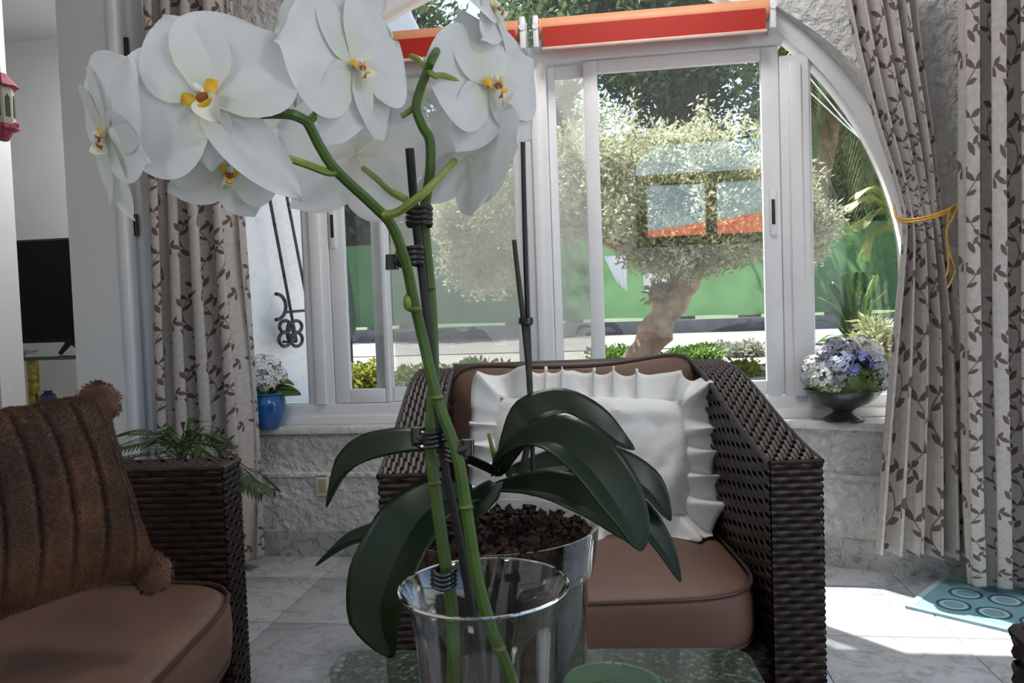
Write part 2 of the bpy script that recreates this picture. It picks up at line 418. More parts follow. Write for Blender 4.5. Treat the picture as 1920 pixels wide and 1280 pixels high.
for z in (REAR_Z0, REAR_ZS - .12, ): b.box((REAR_CX - REAR_HW, ROOM_Y0 - .12, z), (REAR_CX + REAR_HW, ROOM_Y0 - .06, z + .12))
for x in (REAR_CX - REAR_HW, REAR_CX - .12, REAR_CX + REAR_HW - .1): b.box((x, ROOM_Y0 - .12, REAR_Z0), (x + .12, ROOM_Y0 - .06, REAR_ZS))
struct(b.build('window_2', simple('dark_stained_frame', (.06,.035,.02), .5), smooth=False))
rect_with_arches('wall_right', ROOM_Y0, 3.1, CEIL, ROOM_X1 + .2, .2, [(-1.5, 1.15, .02, 1.75), (1.1, 1.05, .02, 1.8)], PLASTER, axis='x')

# ------------------------------------------------------------------ the arched window
def ztop(x, r): d = r*r - (x - CX)**2; return ZC + math.sqrt(max(d, 0))
ZB = .60                                             # top of the bottom rail
ZT0, ZT1 = 1.865, 1.925                              # transom
b = MB()
pts = []
for i in range(5): pts.append((-1, lerp(SILL, ZC, i/4)))
outl = [(CX - 1, 0)]
def ring(r, n=72): return [(CX - r, SILL)] + [(CX - r, lerp(SILL, ZC, i/4)) for i in (1,2,3)] + [(CX + r*math.cos(PI - PI*i/n), ZC + r*math.sin(PI - PI*i/n)) for i in range(n + 1)] + [(CX + r, lerp(ZC, SILL, i/4)) for i in (1,2,3,4)]
ri, ro = ring(RG), ring(RO + .004)
n_ = len(ri)
for (ya, yb, r0, r1) in ((YG - .033, YG + .047, ri, ro),):
    b.grid(lambda u, v: (lambda i: [(r0[i][0], yb, r0[i][1]), (r0[i][0], ya, r0[i][1]), (r1[i][0], ya, r1[i][1]), (r1[i][0], yb, r1[i][1])][int(round(v*3))])(int(round(u*(n_-1)))), n_ - 1, 3)
b.box((CX - RG, YG - .03, SILL), (CX + RG, YG + .045, ZB), bev=.005)
b.box((CX - RG, YG - .045, SILL + .0), (CX + RG, YG - .03, SILL + .035), bev=.004)
MULL = [(-1.232, -1.128), (-.338, -.250), (.592, .694)]
for k, (x0, x1) in enumerate(MULL):
    zt = min(ztop(x0, RG), ztop(x1, RG)) + .02 if k != 1 else ZT0 + .01
    b.box((x0, YG - .0295, ZB - .004), (x1, YG + .0445, zt), bev=.005)
    b.box((x0 + .03, YG - .042, ZB), (x1 - .03, YG - .03, zt - .03), bev=.004)
b.box((-1.135, YG - .031, ZT0), (.605, YG + .046, ZT1), bev=.005)
win = struct(b.build('window_1', UPVC))
def pane(poly, y=YG + .008, mat=GLASS, name='pane', parent=None):
    return MB().prism(poly, y - .002, y + .002).build(name, mat, parent or win, smooth=False)
def archpoly(x0, x1, z0, r, n=18):
    top = [(lerp(x1, x0, i/n), ztop(lerp(x1, x0, i/n), r)) for i in range(n + 1)]
    return [(x0, z0), (x1, z0)] + [p for p in top if p[1] > z0]
pane(archpoly(CX - RG, -1.232, ZB, RG)); pane(archpoly(.694, CX + RG, ZB, RG))
half = math.sqrt(RG**2 - (ZT1 - ZC)**2); pane(archpoly(CX - half, CX + half, ZT1, RG, 30))
# thin glazing bead inside each fixed light
b = MB()
def beadloop(poly, w, y):
    c = sum((Vector((p[0], 0, p[1])) for p in poly), Vector()) / len(poly); pl = [Vector((x, y, z)) for x, z in poly]
    pl.append(pl[0]); b.tube(pl, w, 4, caps=False)
beadloop(archpoly(CX - RG, -1.232, ZB, RG), .011, YG - .012); beadloop(archpoly(.694, CX + RG, ZB, RG), .011, YG - .012)
b.build('glazing_bead', UPVC, win)
VEIL = glassmat('fly_screen_mesh', veil=.30, boost=1.2, veilcol=(.62,.61,.56))
def sash(x0, x1, y, sl, sr, name='sash', zt=ZT0 - .004, top=.045, bot=.055):
    b = MB(); z0 = ZB + .002
    b.box((x0, y - .014, z0), (x0 + sl, y + .014, zt), bev=.004); b.box((x1 - sr, y - .014, z0), (x1, y + .014, zt), bev=.004)
    b.box((x0 + sl, y - .014, z0), (x1 - sr, y + .014, z0 + bot), bev=.004); b.box((x0 + sl, y - .014, zt - top), (x1 - sr, y + .014, zt), bev=.004)
    o = b.build(name, UPVC, win)
    pane([(x0 + sl, z0 + bot), (x1 - sr, z0 + bot), (x1 - sr, zt - top), (x0 + sl, zt - top)], y, GLASS, 'pane', o)
    return o, (x0 + sl, z0 + bot, x1 - sr, zt - top)
yf, yr = YG - .012, YG + .026
s1, g1 = sash(-1.126, -.90, yf, .062, .02)                     # left bay, room side
s2, g2 = sash(-.967, -.34, yr, .068, .05)                      # left bay, garden side
s3, g3 = sash(-.110, .590, yf, .052, .062)                     # right bay, room side
s4, g4 = sash(-.248, -.06, yr, .03, .05)
for o, x, z in ((s1, -1.106, 1.30), (s3, .561, 1.27)):
    hb = MB(); hb.box((x - .012, yf - .022, z - .085), (x + .012, yf - .013, z + .085), bev=.003); hp = hb.build('handle_plate', UPVC, o)
    MB().box((x - .006, yf - .026, z - .045), (x + .006, yf - .0215, z + .045), bev=.002).build('handle', BLACK, o)
for g, s in ((( -.897, ZB + .05, -.34, ZT0 - .04), s2), ((-.248, ZB + .05, -.112, ZT0 - .04), s4)):
    MB().prism([(g[0], g[1]), (g[2], g[1]), (g[2], g[3]), (g[0], g[3])], YG + .046, YG + .048).build('fly_screen', VEIL, s, smooth=False)

# ------------------------------------------------------------------ roller blinds over the sliding bays
ORANGE = simple('orange_blind_tube', (.74,.33,.17), .5, var=.08); RED = simple('red_blind_cloth', (.43,.013,.003), .6, var=.06)
def blind(x0, x1, label):
    t = thing('roller_blind', label, 'blind', ((x0 + x1)/2, YG - .07, 1.96), group='roller blinds over the sliding sashes')
    b = MB(); b.tube([(x0, YG - .07, 1.975), (x1, YG - .07, 1.975)], .038, 20); b.build('roller_tube', ORANGE, t)
    b = MB(); b.box((x0 + .015, YG - .113, 1.895), (x1 - .015, YG - .108, 1.968)); b.build('cloth', RED, t, smooth=False)
    b = MB(); b.box((x0 + .01, YG - .117, 1.885), (x1 - .01, YG - .104, 1.896), bev=.003); b.build('bottom_bar', simple('pale_pink_bar', (.75,.55,.48), .5), t)
    for x in (x0 - .012, x1 + .012):
        b = MB(); b.box((x - .010, YG - .11, 1.90), (x + .010, YG - .03, 2.015), bev=.004); b.tube([(x, YG - .114, 1.975), (x, YG - .105, 1.975)], .012, 10); b.build('bracket', UPVC, t)
blind(-1.11, -.335, 'orange-red roller blind rolled up, the one above the left sliding window behind the orchid')
blind(-.262, .548, 'orange-red roller blind rolled up, the one above the right sliding window')
# wall socket under the sill
t = thing('wall_socket', 'small cream wall socket on the stucco below the window', 'socket', WY(606, 909, 2.9) + Vector((0, -.005, 0)))
c = WY(606, 909, 2.9)
MB().box((c.x - .026, 2.888, c.z - .042), (c.x + .026, 2.905, c.z + .042), bev=.003).build('plate', simple('cream_plastic', (.75,.70,.58), .4), t)
MB().box((c.x - .012, 2.884, c.z - .026), (c.x + .018, 2.890, c.z + .026), bev=.002).build('insert', simple('tan_plastic', (.45,.36,.22), .4), t)

# ------------------------------------------------------------------ invented ceiling lamps that brighten the dim rooms
FILLM = NT('fill_diffuser'); em = FILLM.n('Emission'); em.inputs[0].default_value = (1, .97, .94, 1); em.inputs[1].default_value = 2.2
FILLM.l(em.outputs[0], FILLM.out.inputs[0])
def fill_lamp(x, y, r, power, label):  # made-up fixture carrying an area light as interior fill
    t = thing('fill_lamp', label, 'lamp', (x, y, CEIL))
    MB().lathe([(0, CEIL - .002), (r, CEIL - .002), (r, CEIL - .05), (r - .02, CEIL - .055)], (x, y, 0), 32).build('rim', WOODW, t)
    MB().lathe([(r - .02, CEIL - .05), (r - .05, CEIL - .075), (0, CEIL - .085)], (x, y, 0), 32).build('diffuser', FILLM.mat, t)
    li = bpy.data.lights.new('fill_light', 'AREA'); li.shape = 'DISK'; li.size = 2 * r; li.energy = power; li.color = (1, .975, .95)
    lo = bpy.data.objects.new('fill_light', li); COL.objects.link(lo); lo.parent = t; lo.location = (0, 0, -.09)
fill_lamp(2.2, -.6, .3, 18, 'round fill lamp added on the ceiling near the right wall of the sitting room')
fill_lamp(-1.25, -1.5, .22, 10, 'small round fill lamp added on the ceiling near the left wall behind the viewer')
fill_lamp(.1, 2.15, .28, 9, 'round fill lamp added on the ceiling above the wicker armchair')
fill_lamp(-2.4, 3.75, .3, 10, 'round fill lamp added on the ceiling of the side room with the television')

# ================================================================== FURNITURE
def weave(b, S, nu, nv, amp=.0035, mi=0):
    """woven strands over a surface S(u, v) -> (point, normal); u runs along the strands"""
    for j in range(nv):
        v0, vm, v1 = (j + .06) / nv, (j + .5) / nv, (j + .94) / nv
        base = len(b.v); n = 2 * nu
        for k in range(n + 1):
            u = k / n
            w = 0 if k % 2 == 0 else (1 if ((k // 2) + j) % 2 else -1)
            for v, e in ((v0, 0), (vm, .0022), (v1, 0)):
                p, nn = S(u, v); b.v.append(Vector(p) + Vector(nn) * (w * amp + e + .001))
        for k in range(n):
            for q in range(2):
                a = base + k * 3 + q; b.f.append((a, a + 3, a + 4, a + 1)); b.m.append(mi)
def wicker_side(b, x, nx, y0, y1, zf, zlow=.05, nu=20, nv=44):
    weave(b, lambda u, v: ((x, lerp(y0, y1, u), zlow + (zf(lerp(y0, y1, u)) - zlow) * v), (nx, 0, 0)), nu, nv)
def wicker_arm(x0, x1, y0, y1, zf, rows=48):
    """arm of a wicker seat: dark core plus woven faces; zf(y) is its top profile"""
    b = MB(); N = 24; e = .003
    b.grid(lambda u, v: (lambda y, q: [(x0+e, y, .05), (x0+e, y, zf(y)-e), (x1-e, y, zf(y)-e), (x1-e, y, .05), (x0+e, y, .05)][q])(lerp(y0+e, y1-e, u), int(round(v*4))), N, 4, 1)
    b.box((x0+e, y0+e, .05), (x1-e, y0+e+.01, zf(y0)-e), 1); b.box((x0+e, y1-.01-e, .05), (x1-e, y1-e, zf(y1)-e), 1)
    weave(b, lambda u, v: ((lerp(x0, x1, u), y0, lerp(.05, zf(y0), v)), (0, -1, 0)), 4, 46)
    weave(b, lambda u, v: ((lerp(x0, x1, u), y1, lerp(.05, zf(y1), v)), (0, 1, 0)), 4, 46)
    def top(v, u):
        y = lerp(y0, y1, v); d = (zf(min(y + .01, y1)) - zf(max(y - .01, y0))) / (min(y + .01, y1) - max(y - .01, y0)); n = Vector((0, -d, 1)).normalized()
        return (lerp(x0, x1, u), y, zf(y)), n
    weave(b, top, rows - 16, 8, .0050)
    wicker_side(b, x0, -1, y0, y1, zf); wicker_side(b, x1, 1, y0, y1, zf)
    # rolled edges
    for x in (x0, x1): b.tube([(x, lerp(y0, y1, i/20), zf(lerp(y0, y1, i/20))) for i in range(21)], .006, 6)
    b.tube([(x0, y0, zf(y0)), (x1, y0, zf(y0))], .006, 6)
    return b
def cushion(sx, sy, sz, bulge=.02, cr=.06, nu=30, nv=30, top=None, pw=5):
    """rounded box cushion about its centre, with a crowned top; top(u, v) adds height"""
    b = MB(); N = 26
    def rim(u):
        a = 2*PI*u; c, s = math.cos(a), math.sin(a); k = (abs(c)**pw + abs(s)**pw) ** (-1/pw); return c*k*sx/2, s*k*sy/2
    prof = [(0, 1.0), (.35, 1), (.7, .985), (.88, .95), (.955, .87), (.99, .70), (1, .5), (1.004, .0), (1, -.5), (.985, -.72), (.94, -.9), (.8, -1), (0, -1)]
    def fn(u, v):
        i = v * (len(prof) - 1); j = min(int(i), len(prof) - 2); t = i - j; r = lerp(prof[j][0], prof[j+1][0], t); z = lerp(prof[j][1], prof[j+1][1], t)
        x, y = rim(u); z = z * sz / 2
        if z > 0: z += bulge * max(0, 1 - r*r)
        if top: z += top(x * r, y * r)
        return (x * r, y * r, z)
    b.grid(fn, 64, 36, 0, True); return b, rim
def armchair(name, label, loc, rz):
    t = thing(name, label, 'armchair', loc, rz)
    WD, AW, DP = .84, .098, .74
    zf = lambda y: interp([0, .03, .10, .2, .3, .4, .5, .58, .66, .74], [.642, .646, .658, .682, .712, .742, .768, .780, .785, .785], y)
    for s in (-1, 1):
        x0, x1 = (WD/2 - AW, WD/2) if s > 0 else (-WD/2, -WD/2 + AW)
        wicker_arm(x0, x1, 0, DP, zf).build('arm', [WICKER, WCORE], t, local=True)
    x0, x1 = -WD/2 + AW, WD/2 - AW
    b = MB(); b.box((x0, .66, .08), (x1, .72, .775), 1)
    weave(b, lambda u, v: ((lerp(x0, x1, u), .66, lerp(.08, .775, v)), (0, -1, 0)), 22, 48)
    weave(b, lambda u, v: ((lerp(x0, x1, u), .72, lerp(.08, .775, v)), (0, 1, 0)), 22, 48)
    b.tube([(x0, .69, .775), (x1, .69, .775)], .03, 10)
    b.build('backrest', [WICKER, WCORE], t, local=True)
    b = MB(); b.box((x0, .02, .10), (x1, .66, .27), 1); weave(b, lambda u, v: ((lerp(x0, x1, u), .02, lerp(.08, .27, v)), (0, -1, 0)), 22, 13)
    b.build('seat_frame', [WICKER, WCORE], t, local=True)
    for x in (-WD/2 + .045, WD/2 - .045):
        for y in (.05, DP - .05): MB().lathe([(0, 0), (.024, 0), (.026, .06), (0, .06)], (x, y, 0), 12).build('foot', BLACK, t, local=True)
    cw = x1 - x0 - .006
    b, rim = cushion(cw, .66, .135, .014); b.xf(Matrix.Translation((0, .305, .335))); sc = b.build('seat_cushion', BROWN, t, local=True)
    for z, k in ((.335 + .058, .992), (.335 - .052, .985)):
        MB().tube([(rim(i/64)[0]*k, .305 + rim(i/64)[1]*k, z) for i in range(65)], .0042, 6).build('piping', PIPING, sc, local=True)
    # back cushion: leaning, with raised corners
    bc = MB(); M = Matrix.Translation((0, .575, .585)) @ Matrix.Rotation(math.radians(76), 4, 'X')
    ears = lambda x, y: 0
    b, rim2 = cushion(cw + .03, .44, .12, .012, pw=6)
    def shp(p):
        q = p.copy(); u = q.x / (cw/2); up = sstep(-.05, .22, q.y)
        q.y += up * (.055 * (abs(u) ** 2.2) * (1 if u > 0 else .62) - .014); q.z += -.03 * up * abs(u)**2; return q
    b.v = [M @ shp(p) for p in b.v]; bk = b.build('back_cushion', BROWN, t, local=True)
    for zz in (.048, -.045):
        MB().tube([M @ shp(Vector((rim2(i/96)[0]*.995, rim2(i/96)[1]*.995, zz))) for i in range(97)], .0045, 6).build('piping', PIPING, bk, local=True)
    return t
CHL = Vector((-.045, 1.462, 0)); CHR = YAW
chair = armchair('wicker_armchair', 'dark brown wicker armchair with brown cushions facing the coffee table, back to the window', CHL, CHR)
chair2 = copy_tree(chair); chair2['label'] = 'dark wicker armchair cut off by the right edge, only a bit of its arm showing'
# the arm corner of the second chair shows at the lower right edge
c2 = FL(1902, 1182, .642)
chair2.rotation_euler = (0, 0, YAW - math.radians(100)); 
_R = Matrix.Rotation(YAW - math.radians(100), 3, 'Z'); chair2.location = Vector((c2.x, c2.y, 0)) - _R @ Vector((-.42, 0, 0)) + Vector((0,0,0))

# ruffled white pillow on the armchair
WHITECLOTH = simple('white_cotton', (.80,.80,.78), .85, var=.04, bump=.25, bscale=90)
def to_chair(p): return Matrix.Translation(CHL) @ Matrix.Rotation(CHR, 4, 'Z') @ Vector(p)
def ruffle_pillow():
    t = thing('ruffled_pillow', 'white cotton pillow with a gathered ruffle, leaning in the wicker armchair', 'pillow', to_chair((0, .33, .41)), CHR)
    M = Matrix.Translation((.022, .085, .178)) @ Matrix.Rotation(math.radians(68), 4, 'X') @ Matrix.Rotation(math.radians(-3), 4, 'Z')
    w, h, th = .240, .150, .066
    def body(u, v):
        a, c = 2*u - 1, 2*v - 1; k = ((1 - abs(a)**2.6) * (1 - abs(c)**2.6)) ** .5
        return a*w*(1 - .05*c*c), c*h*(1 - .05*a*a), k
    wr = lambda x, y, s: .006 * noise.noise(Vector((x*14, y*14, s))) + .003 * noise.noise(Vector((x*34, y*34, s)))
    b = MB()
    b.grid(lambda u, v: M @ Vector((body(u, v)[0], body(u, v)[1], body(u, v)[2]*(th + wr(body(u,v)[0], body(u,v)[1], 1)*4))), 30, 24)
    b.grid(lambda u, v: M @ Vector((body(u, v)[0], body(u, v)[1], -body(u, v)[2]*th)), 24, 20)
    b.build('pillow_body', WHITECLOTH, t, local=True)
    n = 520; rw = .060; b = MB()
    def per(s):                                     # rounded rectangle perimeter: point and outward normal
        L = [(-w, -h), (w, -h), (w, h), (-w, h)]; tot = 4*(w + h); d = (s % 1) * tot
        for i in range(4):
            p, q = Vector(L[i]), Vector(L[(i+1) % 4]); l = (q - p).length
            if d <= l:
                f = d / l; tn = (q - p).normalized(); nn = Vector((tn.y, -tn.x))
                pn = Vector(((L[i][0] > 0)*2-1, (L[i][1] > 0)*2-1)).normalized(); qn = Vector(((L[(i+1)%4][0] > 0)*2-1, (L[(i+1)%4][1] > 0)*2-1)).normalized()
                c = .12
                if f < c: nn = (pn*(1 - f/c) + nn*(f/c)).normalized()
                elif f > 1 - c: nn = (nn*((1-f)/c) + qn*(1 - (1-f)/c)).normalized()
                return p.lerp(q, f) * .93, nn, tn
            d -= l
    def ruf(u, v):
        p, nn, tn = per(u); ph = u*2*PI*25 + 4.5*noise.noise(Vector((u*22, 0, 0)))
        amp = (.005 + .024*v) * (1 + .8*noise.noise(Vector((u*25, 3, 0))))
        cn = (abs(p.x)/w)**6 * (abs(p.y)/h)**6
        o = p + nn * ((rw + .012*cn*(p.y > 0) + .012*(p.x > .9*w))*v*(1 + .16*noise.noise(Vector((u*40, 7, 0)))) + .012*v) + tn * (.012*v*math.sin(ph + 1.4))
        z = amp*math.sin(ph) + .004 + .012*v
        if p.y < -h*.9: z += .02*v; 
        q = M @ Vector((o.x, o.y, z))
        if q.z < .0: q.z = .0 + .25*abs(q.z)*0
        return q
    b.grid(ruf, n, 6, 0, True); r = b.build('ruffle', WHITECLOTH, t, local=True); thick(r, .002)
    return t
ruffle_pillow()

# ------------------------------------------------------------------ wicker sofa on the left
SOR = YAW - math.radians(90)                          # its front faces right; local +x runs away along its length reversed
def sofa():
    c0 = FL(416, 879, .645)                          # front top corner of the far arm
    t = thing('wicker_sofa', 'dark brown wicker sofa with brown seat cushion along the left side, fur pillow on it', 'sofa', (c0.x, c0.y, 0), YAW + math.radians(90))
    # local frame: +x away from the camera (along the sofa), +y to the back (left), z up; far arm at x 0..0.1
    zf = lambda y: interp([0, .3, .45, .6, .75, .82], [.645, .648, .67, .72, .78, .79], y)
    wicker_arm(0, .10, 0, .80, zf).build('arm', [WICKER, WCORE], t, local=True)
    wicker_arm(-1.62, -1.52, 0, .80, zf, 50).build('arm', [WICKER, WCORE], t, local=True)
    b = MB(); b.box((-1.52, .70, .08), (0, .78, .78), 1); weave(b, lambda u, v: ((lerp(-1.52, 0, u), .70, lerp(.08, .78, v)), (0, -1, 0)), 50, 48)
    b.tube([(-1.52, .74, .78), (0, .74, .78)], .04, 10); b.build('backrest', [WICKER, WCORE], t, local=True)
    b = MB(); b.box((-1.52, .02, .08), (0, .7, .27), 1); weave(b, lambda u, v: ((lerp(-1.52, 0, u), .02, lerp(.06, .27, v)), (0, -1, 0)), 50, 14); b.build('seat_frame', [WICKER, WCORE], t, local=True)
    for x in (-1.57, .05):
        for y in (.05, .74): MB().lathe([(0, 0), (.024, 0), (.026, .06), (0, .06)], (x, y, 0), 12).build('foot', BLACK, t, local=True)
    for x0, x1 in ((-.75, -.004), (-1.51, -.76)):
        b, rim = cushion(x1 - x0, .72, .14, .012); M = Matrix.Translation(((x0 + x1)/2, .30, .358)); b.xf(M); sc = b.build('seat_cushion', BROWN, t, local=True)
        for z, k in ((.358 + .060, .992), (.358 - .054, .985)):
            MB().tube([((x0 + x1)/2 + rim(i/64)[0]*k, .30 + rim(i/64)[1]*k, z) for i in range(65)], .0045, 6).build('piping', PIPING, sc, local=True)
    for x0, x1 in ((-.74, -.01), (-1.5, -.77)):
        b, rim = cushion(x1 - x0, .40, .13, .02); b.xf(Matrix.Translation(((x0 + x1)/2, .63, .60)) @ Matrix.Rotation(math.radians(78), 4, 'X')); b.build('back_cushion', BROWN, t, local=True)
    return t
sf = sofa()

# fur pillow: four corners placed on the seat
def furmat():
    t = NT('brown_fur'); n1 = t.noise(7, 4); n2 = t.noise(260, 3)
    c = t.ramp(n1.outputs[0], [(.3, (.045,.017,.008)), (.5, (.105,.040,.017)), (.7, (.24,.098,.040))])
    t.pbr(c, .7, spec=.25, sheen=.35, normal=t.bump(n2.outputs[0], .5, .004)); return t.mat
def fur_pillow():
    T = P(196, 742, 1.36); B = P(296, 1078, 1.24); BL = P(-150, 1228, 1.02); TL = P(-190, 800, 1.13)
    TL = T + (BL - B) * .97
    c = (T + B + BL + TL) / 4
    t = thing('fur_pillow', 'plush brown fur pillow with stitched channels on the sofa seat', 'pillow', (c.x, c.y, B.z))
    nrm = (B - T).cross(BL - T).normalized()
    if nrm.dot(EYE - c) < 0: nrm = -nrm
    st = 7
    def body(u, v, s):
        a, q = 2*u - 1, 2*v - 1
        pin = 1 - .085*(1 - a*a)*abs(q)**3; pin2 = 1 - .085*(1 - q*q)*abs(a)**3
        uu, v2 = .5 + .5*a*pin2, .5 + .5*q*pin
        p = T.lerp(TL, uu).lerp(B.lerp(BL, uu), v2)
        k = ((1 - abs(a)**3.4) * (1 - abs(q)**3.4)) ** .5
        ch = 1 - math.exp(-(math.sin(PI * st * (u + .06*math.sin(PI*v))) / .30)**2)
        h = k * (.078 + (.024*ch if s > 0 else 0)) + .006*noise.noise(p*22)
        return p + nrm * (s * h) + Vector((0, 0, .0))
    FUR = furmat(); b = MB(); b.grid(lambda u, v: body(u, v, 1), 90, 60); b.grid(lambda u, v: body(u, v, -1), 40, 30)
    o = b.build('cover', FUR, t)
    # short pile
    fb = MB(); rr = random.Random(3)
    for i in range(60000):
        u, v = rr.random(), rr.random(); s = 1
        if rr.random() < .12: u, v = rr.choice([(rr.random()*.04, v), (u, rr.random()*.04), (u, 1 - rr.random()*.04)])
        p = body(u, v, s); e = .006; pu = body(min(u+e, 1), v, s) - body(max(u-e, 0), v, s); pv = body(u, min(v+e, 1), s) - body(u, max(v-e, 0), s)
        n = pu.cross(pv)
        if n.length < 1e-12: continue
        n.normalize()
        if n.dot(nrm) < -.3: n = -n
        n = -n if n.dot(nrm) < 0 else n
        d = (n + Vector((rr.uniform(-.5, .5), rr.uniform(-.5, .5), rr.uniform(-.9, .2)))).normalized(); L = rr.uniform(.003, .0065)
        side = d.orthogonal().normalized() * .0007
        k = len(fb.v); fb.v += [p - side, p + side, p + d*L]; fb.f.append((k, k+1, k+2)); fb.m.append(0)
    stuff(fb.build('pile', FUR, t, smooth=False))
    # tufted corner ears
    for cpt, dr in ((T, (T - c)), (B, (B - c))):
        e = MB(); d = dr.normalized(); e.sphere((0, 0, 0), (.034, .026, .030), 24, 16)
        e.v = [cpt - d*.012 + q*(1 + .35*noise.noise(q*40)) for q in e.v]; k0 = len(e.v)
        for i in range(1500):
            p = e.v[rr.randrange(k0)] + Vector((rr.uniform(-1, 1), rr.uniform(-1, 1), rr.uniform(-1, 1)))*.003; q = ((p - cpt).normalized() + Vector((rr.uniform(-.6, .6), rr.uniform(-.6, .6), rr.uniform(-.8, .2)))).normalized()
            sd_ = q.orthogonal().normalized()*.0009; e.add([p - sd_, p + sd_, p + q*rr.uniform(.003, .007)], [(0, 1, 2)])
        e.build('corner', FUR, t)
fur_pillow()

# ------------------------------------------------------------------ coffee table
a, d = FL(1400, 1212, .45), FL(640, 1217, .45)
TBR = math.atan2(a.y - d.y, a.x - d.x); TBW = (a - d).length; TBD = .80
tm = (a + d) / 2
table = thing('coffee_table', 'low coffee table with polished green granite top under the orchids', 'table', (tm.x, tm.y, 0), TBR)
pl = []
cs = [(-TBW/2, 0, 0), (TBW/2, 0, 1), (TBW/2, -TBD, 2), (-TBW/2, -TBD, 3)]
def rrect(w, d0, d1, r, n=5):
    out = []
    for cx, cy, a0 in ((w/2 - r, d1 - r, 0), (-w/2 + r, d1 - r, 90), (-w/2 + r, d0 + r, 180), (w/2 - r, d0 + r, 270)):
        for i in range(n + 1): an = math.radians(a0 + 90*i/n); out.append((cx + r*math.cos(an), cy + r*math.sin(an)))
    return out
def slab(poly, z0, z1, ch=.003):
    b = MB(); n = len(poly); c = Vector((sum(p[0] for p in poly)/n, sum(p[1] for p in poly)/n))
    rings = []
    for z, k in ((z0, ch), (z0 + ch, 0), (z1 - ch, 0), (z1, ch)):
        rings.append([(x - (x - c.x)*k*3, y - (y - c.y)*k*3, z) for x, y in poly])
    vs_ = [p for r in rings for p in r]; fs = []
    for j in range(3):
        for i in range(n): fs.append((j*n + i, j*n + (i+1) % n, (j+1)*n + (i+1) % n, (j+1)*n + i))
    fs += [tuple(reversed(range(n))), tuple(3*n + i for i in range(n))]; return b.add(vs_, fs)
slab(rrect(TBW, -TBD, 0, .03), .418, .45).build('table_top', GRANITE, table, local=True)
b = MB(); b.box((-TBW/2 + .07, -TBD + .07, .36), (TBW/2 - .07, -.07, .418), bev=.004); b.build('apron', WICKER, table, local=True)
for x in (-TBW/2 + .09, TBW/2 - .09):
    for y in (-TBD + .09, -.09): MB().box((x - .028, y - .028, 0), (x + .028, y + .028, .37), bev=.004).build('leg', WICKER, table, local=True)

# ------------------------------------------------------------------ door mat
ma = [FL(1697, 1140), FL(1768, 1082), None, None]
e1 = (ma[1] - ma[0]); ex = Vector((e1.y, -e1.x, 0)).normalized() * .62
mp_ = [ma[0], ma[0] + ex, ma[1] + ex, ma[1]]
mc = sum(mp_, Vector()) / 4
mat_t = thing('door_mat', 'flat turquoise door mat printed with rings, on the floor under the right curtain', 'mat', (mc.x, mc.y, 0))
AQUA = simple('turquoise_mat', (.22,.42,.47), .8, var=.1, bump=.3, bscale=300); AQUAD = simple('dark_blue_print', (.035,.10,.14), .8); AQUAL = simple('pale_aqua_print', (.45,.66,.68), .8)
vs8 = [p + Vector((0, 0, .001)) for p in mp_] + [p + Vector((0, 0, .008)) for p in mp_]
MB().add(vs8, [(3,2,1,0),(4,5,6,7),(0,1,5,4),(1,2,6,5),(2,3,7,6),(3,0,4,7)]).build('base', AQUA, mat_t, smooth=False)
def matpt(u, v, z=.0086): return mp_[0].lerp(mp_[1], u).lerp(mp_[3].lerp(mp_[2], u), v) + Vector((0, 0, z))
b = MB()
for (u0, v0, u1, v1) in ((.0, .0, 1, .05), (.0, .95, 1, 1), (0, .05, .03, .95), (.97, .05, 1, .95)):
    b.add([matpt(u0, v0), matpt(u1, v0), matpt(u1, v1), matpt(u0, v1)], [(0,1,2,3)])
b.build('border', AQUAL, mat_t, smooth=False)
def ringm(u, v, r0, r1, mat):
    b = MB(); c = matpt(u, v); b.grid(lambda a, q: c + Vector((math.cos(2*PI*a), math.sin(2*PI*a), 0)) * lerp(r0, r1, q), 28, 1, 0, True); b.build('ring', mat, mat_t, smooth=False)
for i, (u, v) in enumerate(((.17, .28), (.17, .62), (.34, .3), (.34, .66), (.52, .3), (.52, .66), (.7, .3), (.7, .66), (.87, .4))):
    ringm(u, v, .040, .048, AQUAD); ringm(u, v, .028, .038, AQUAL)

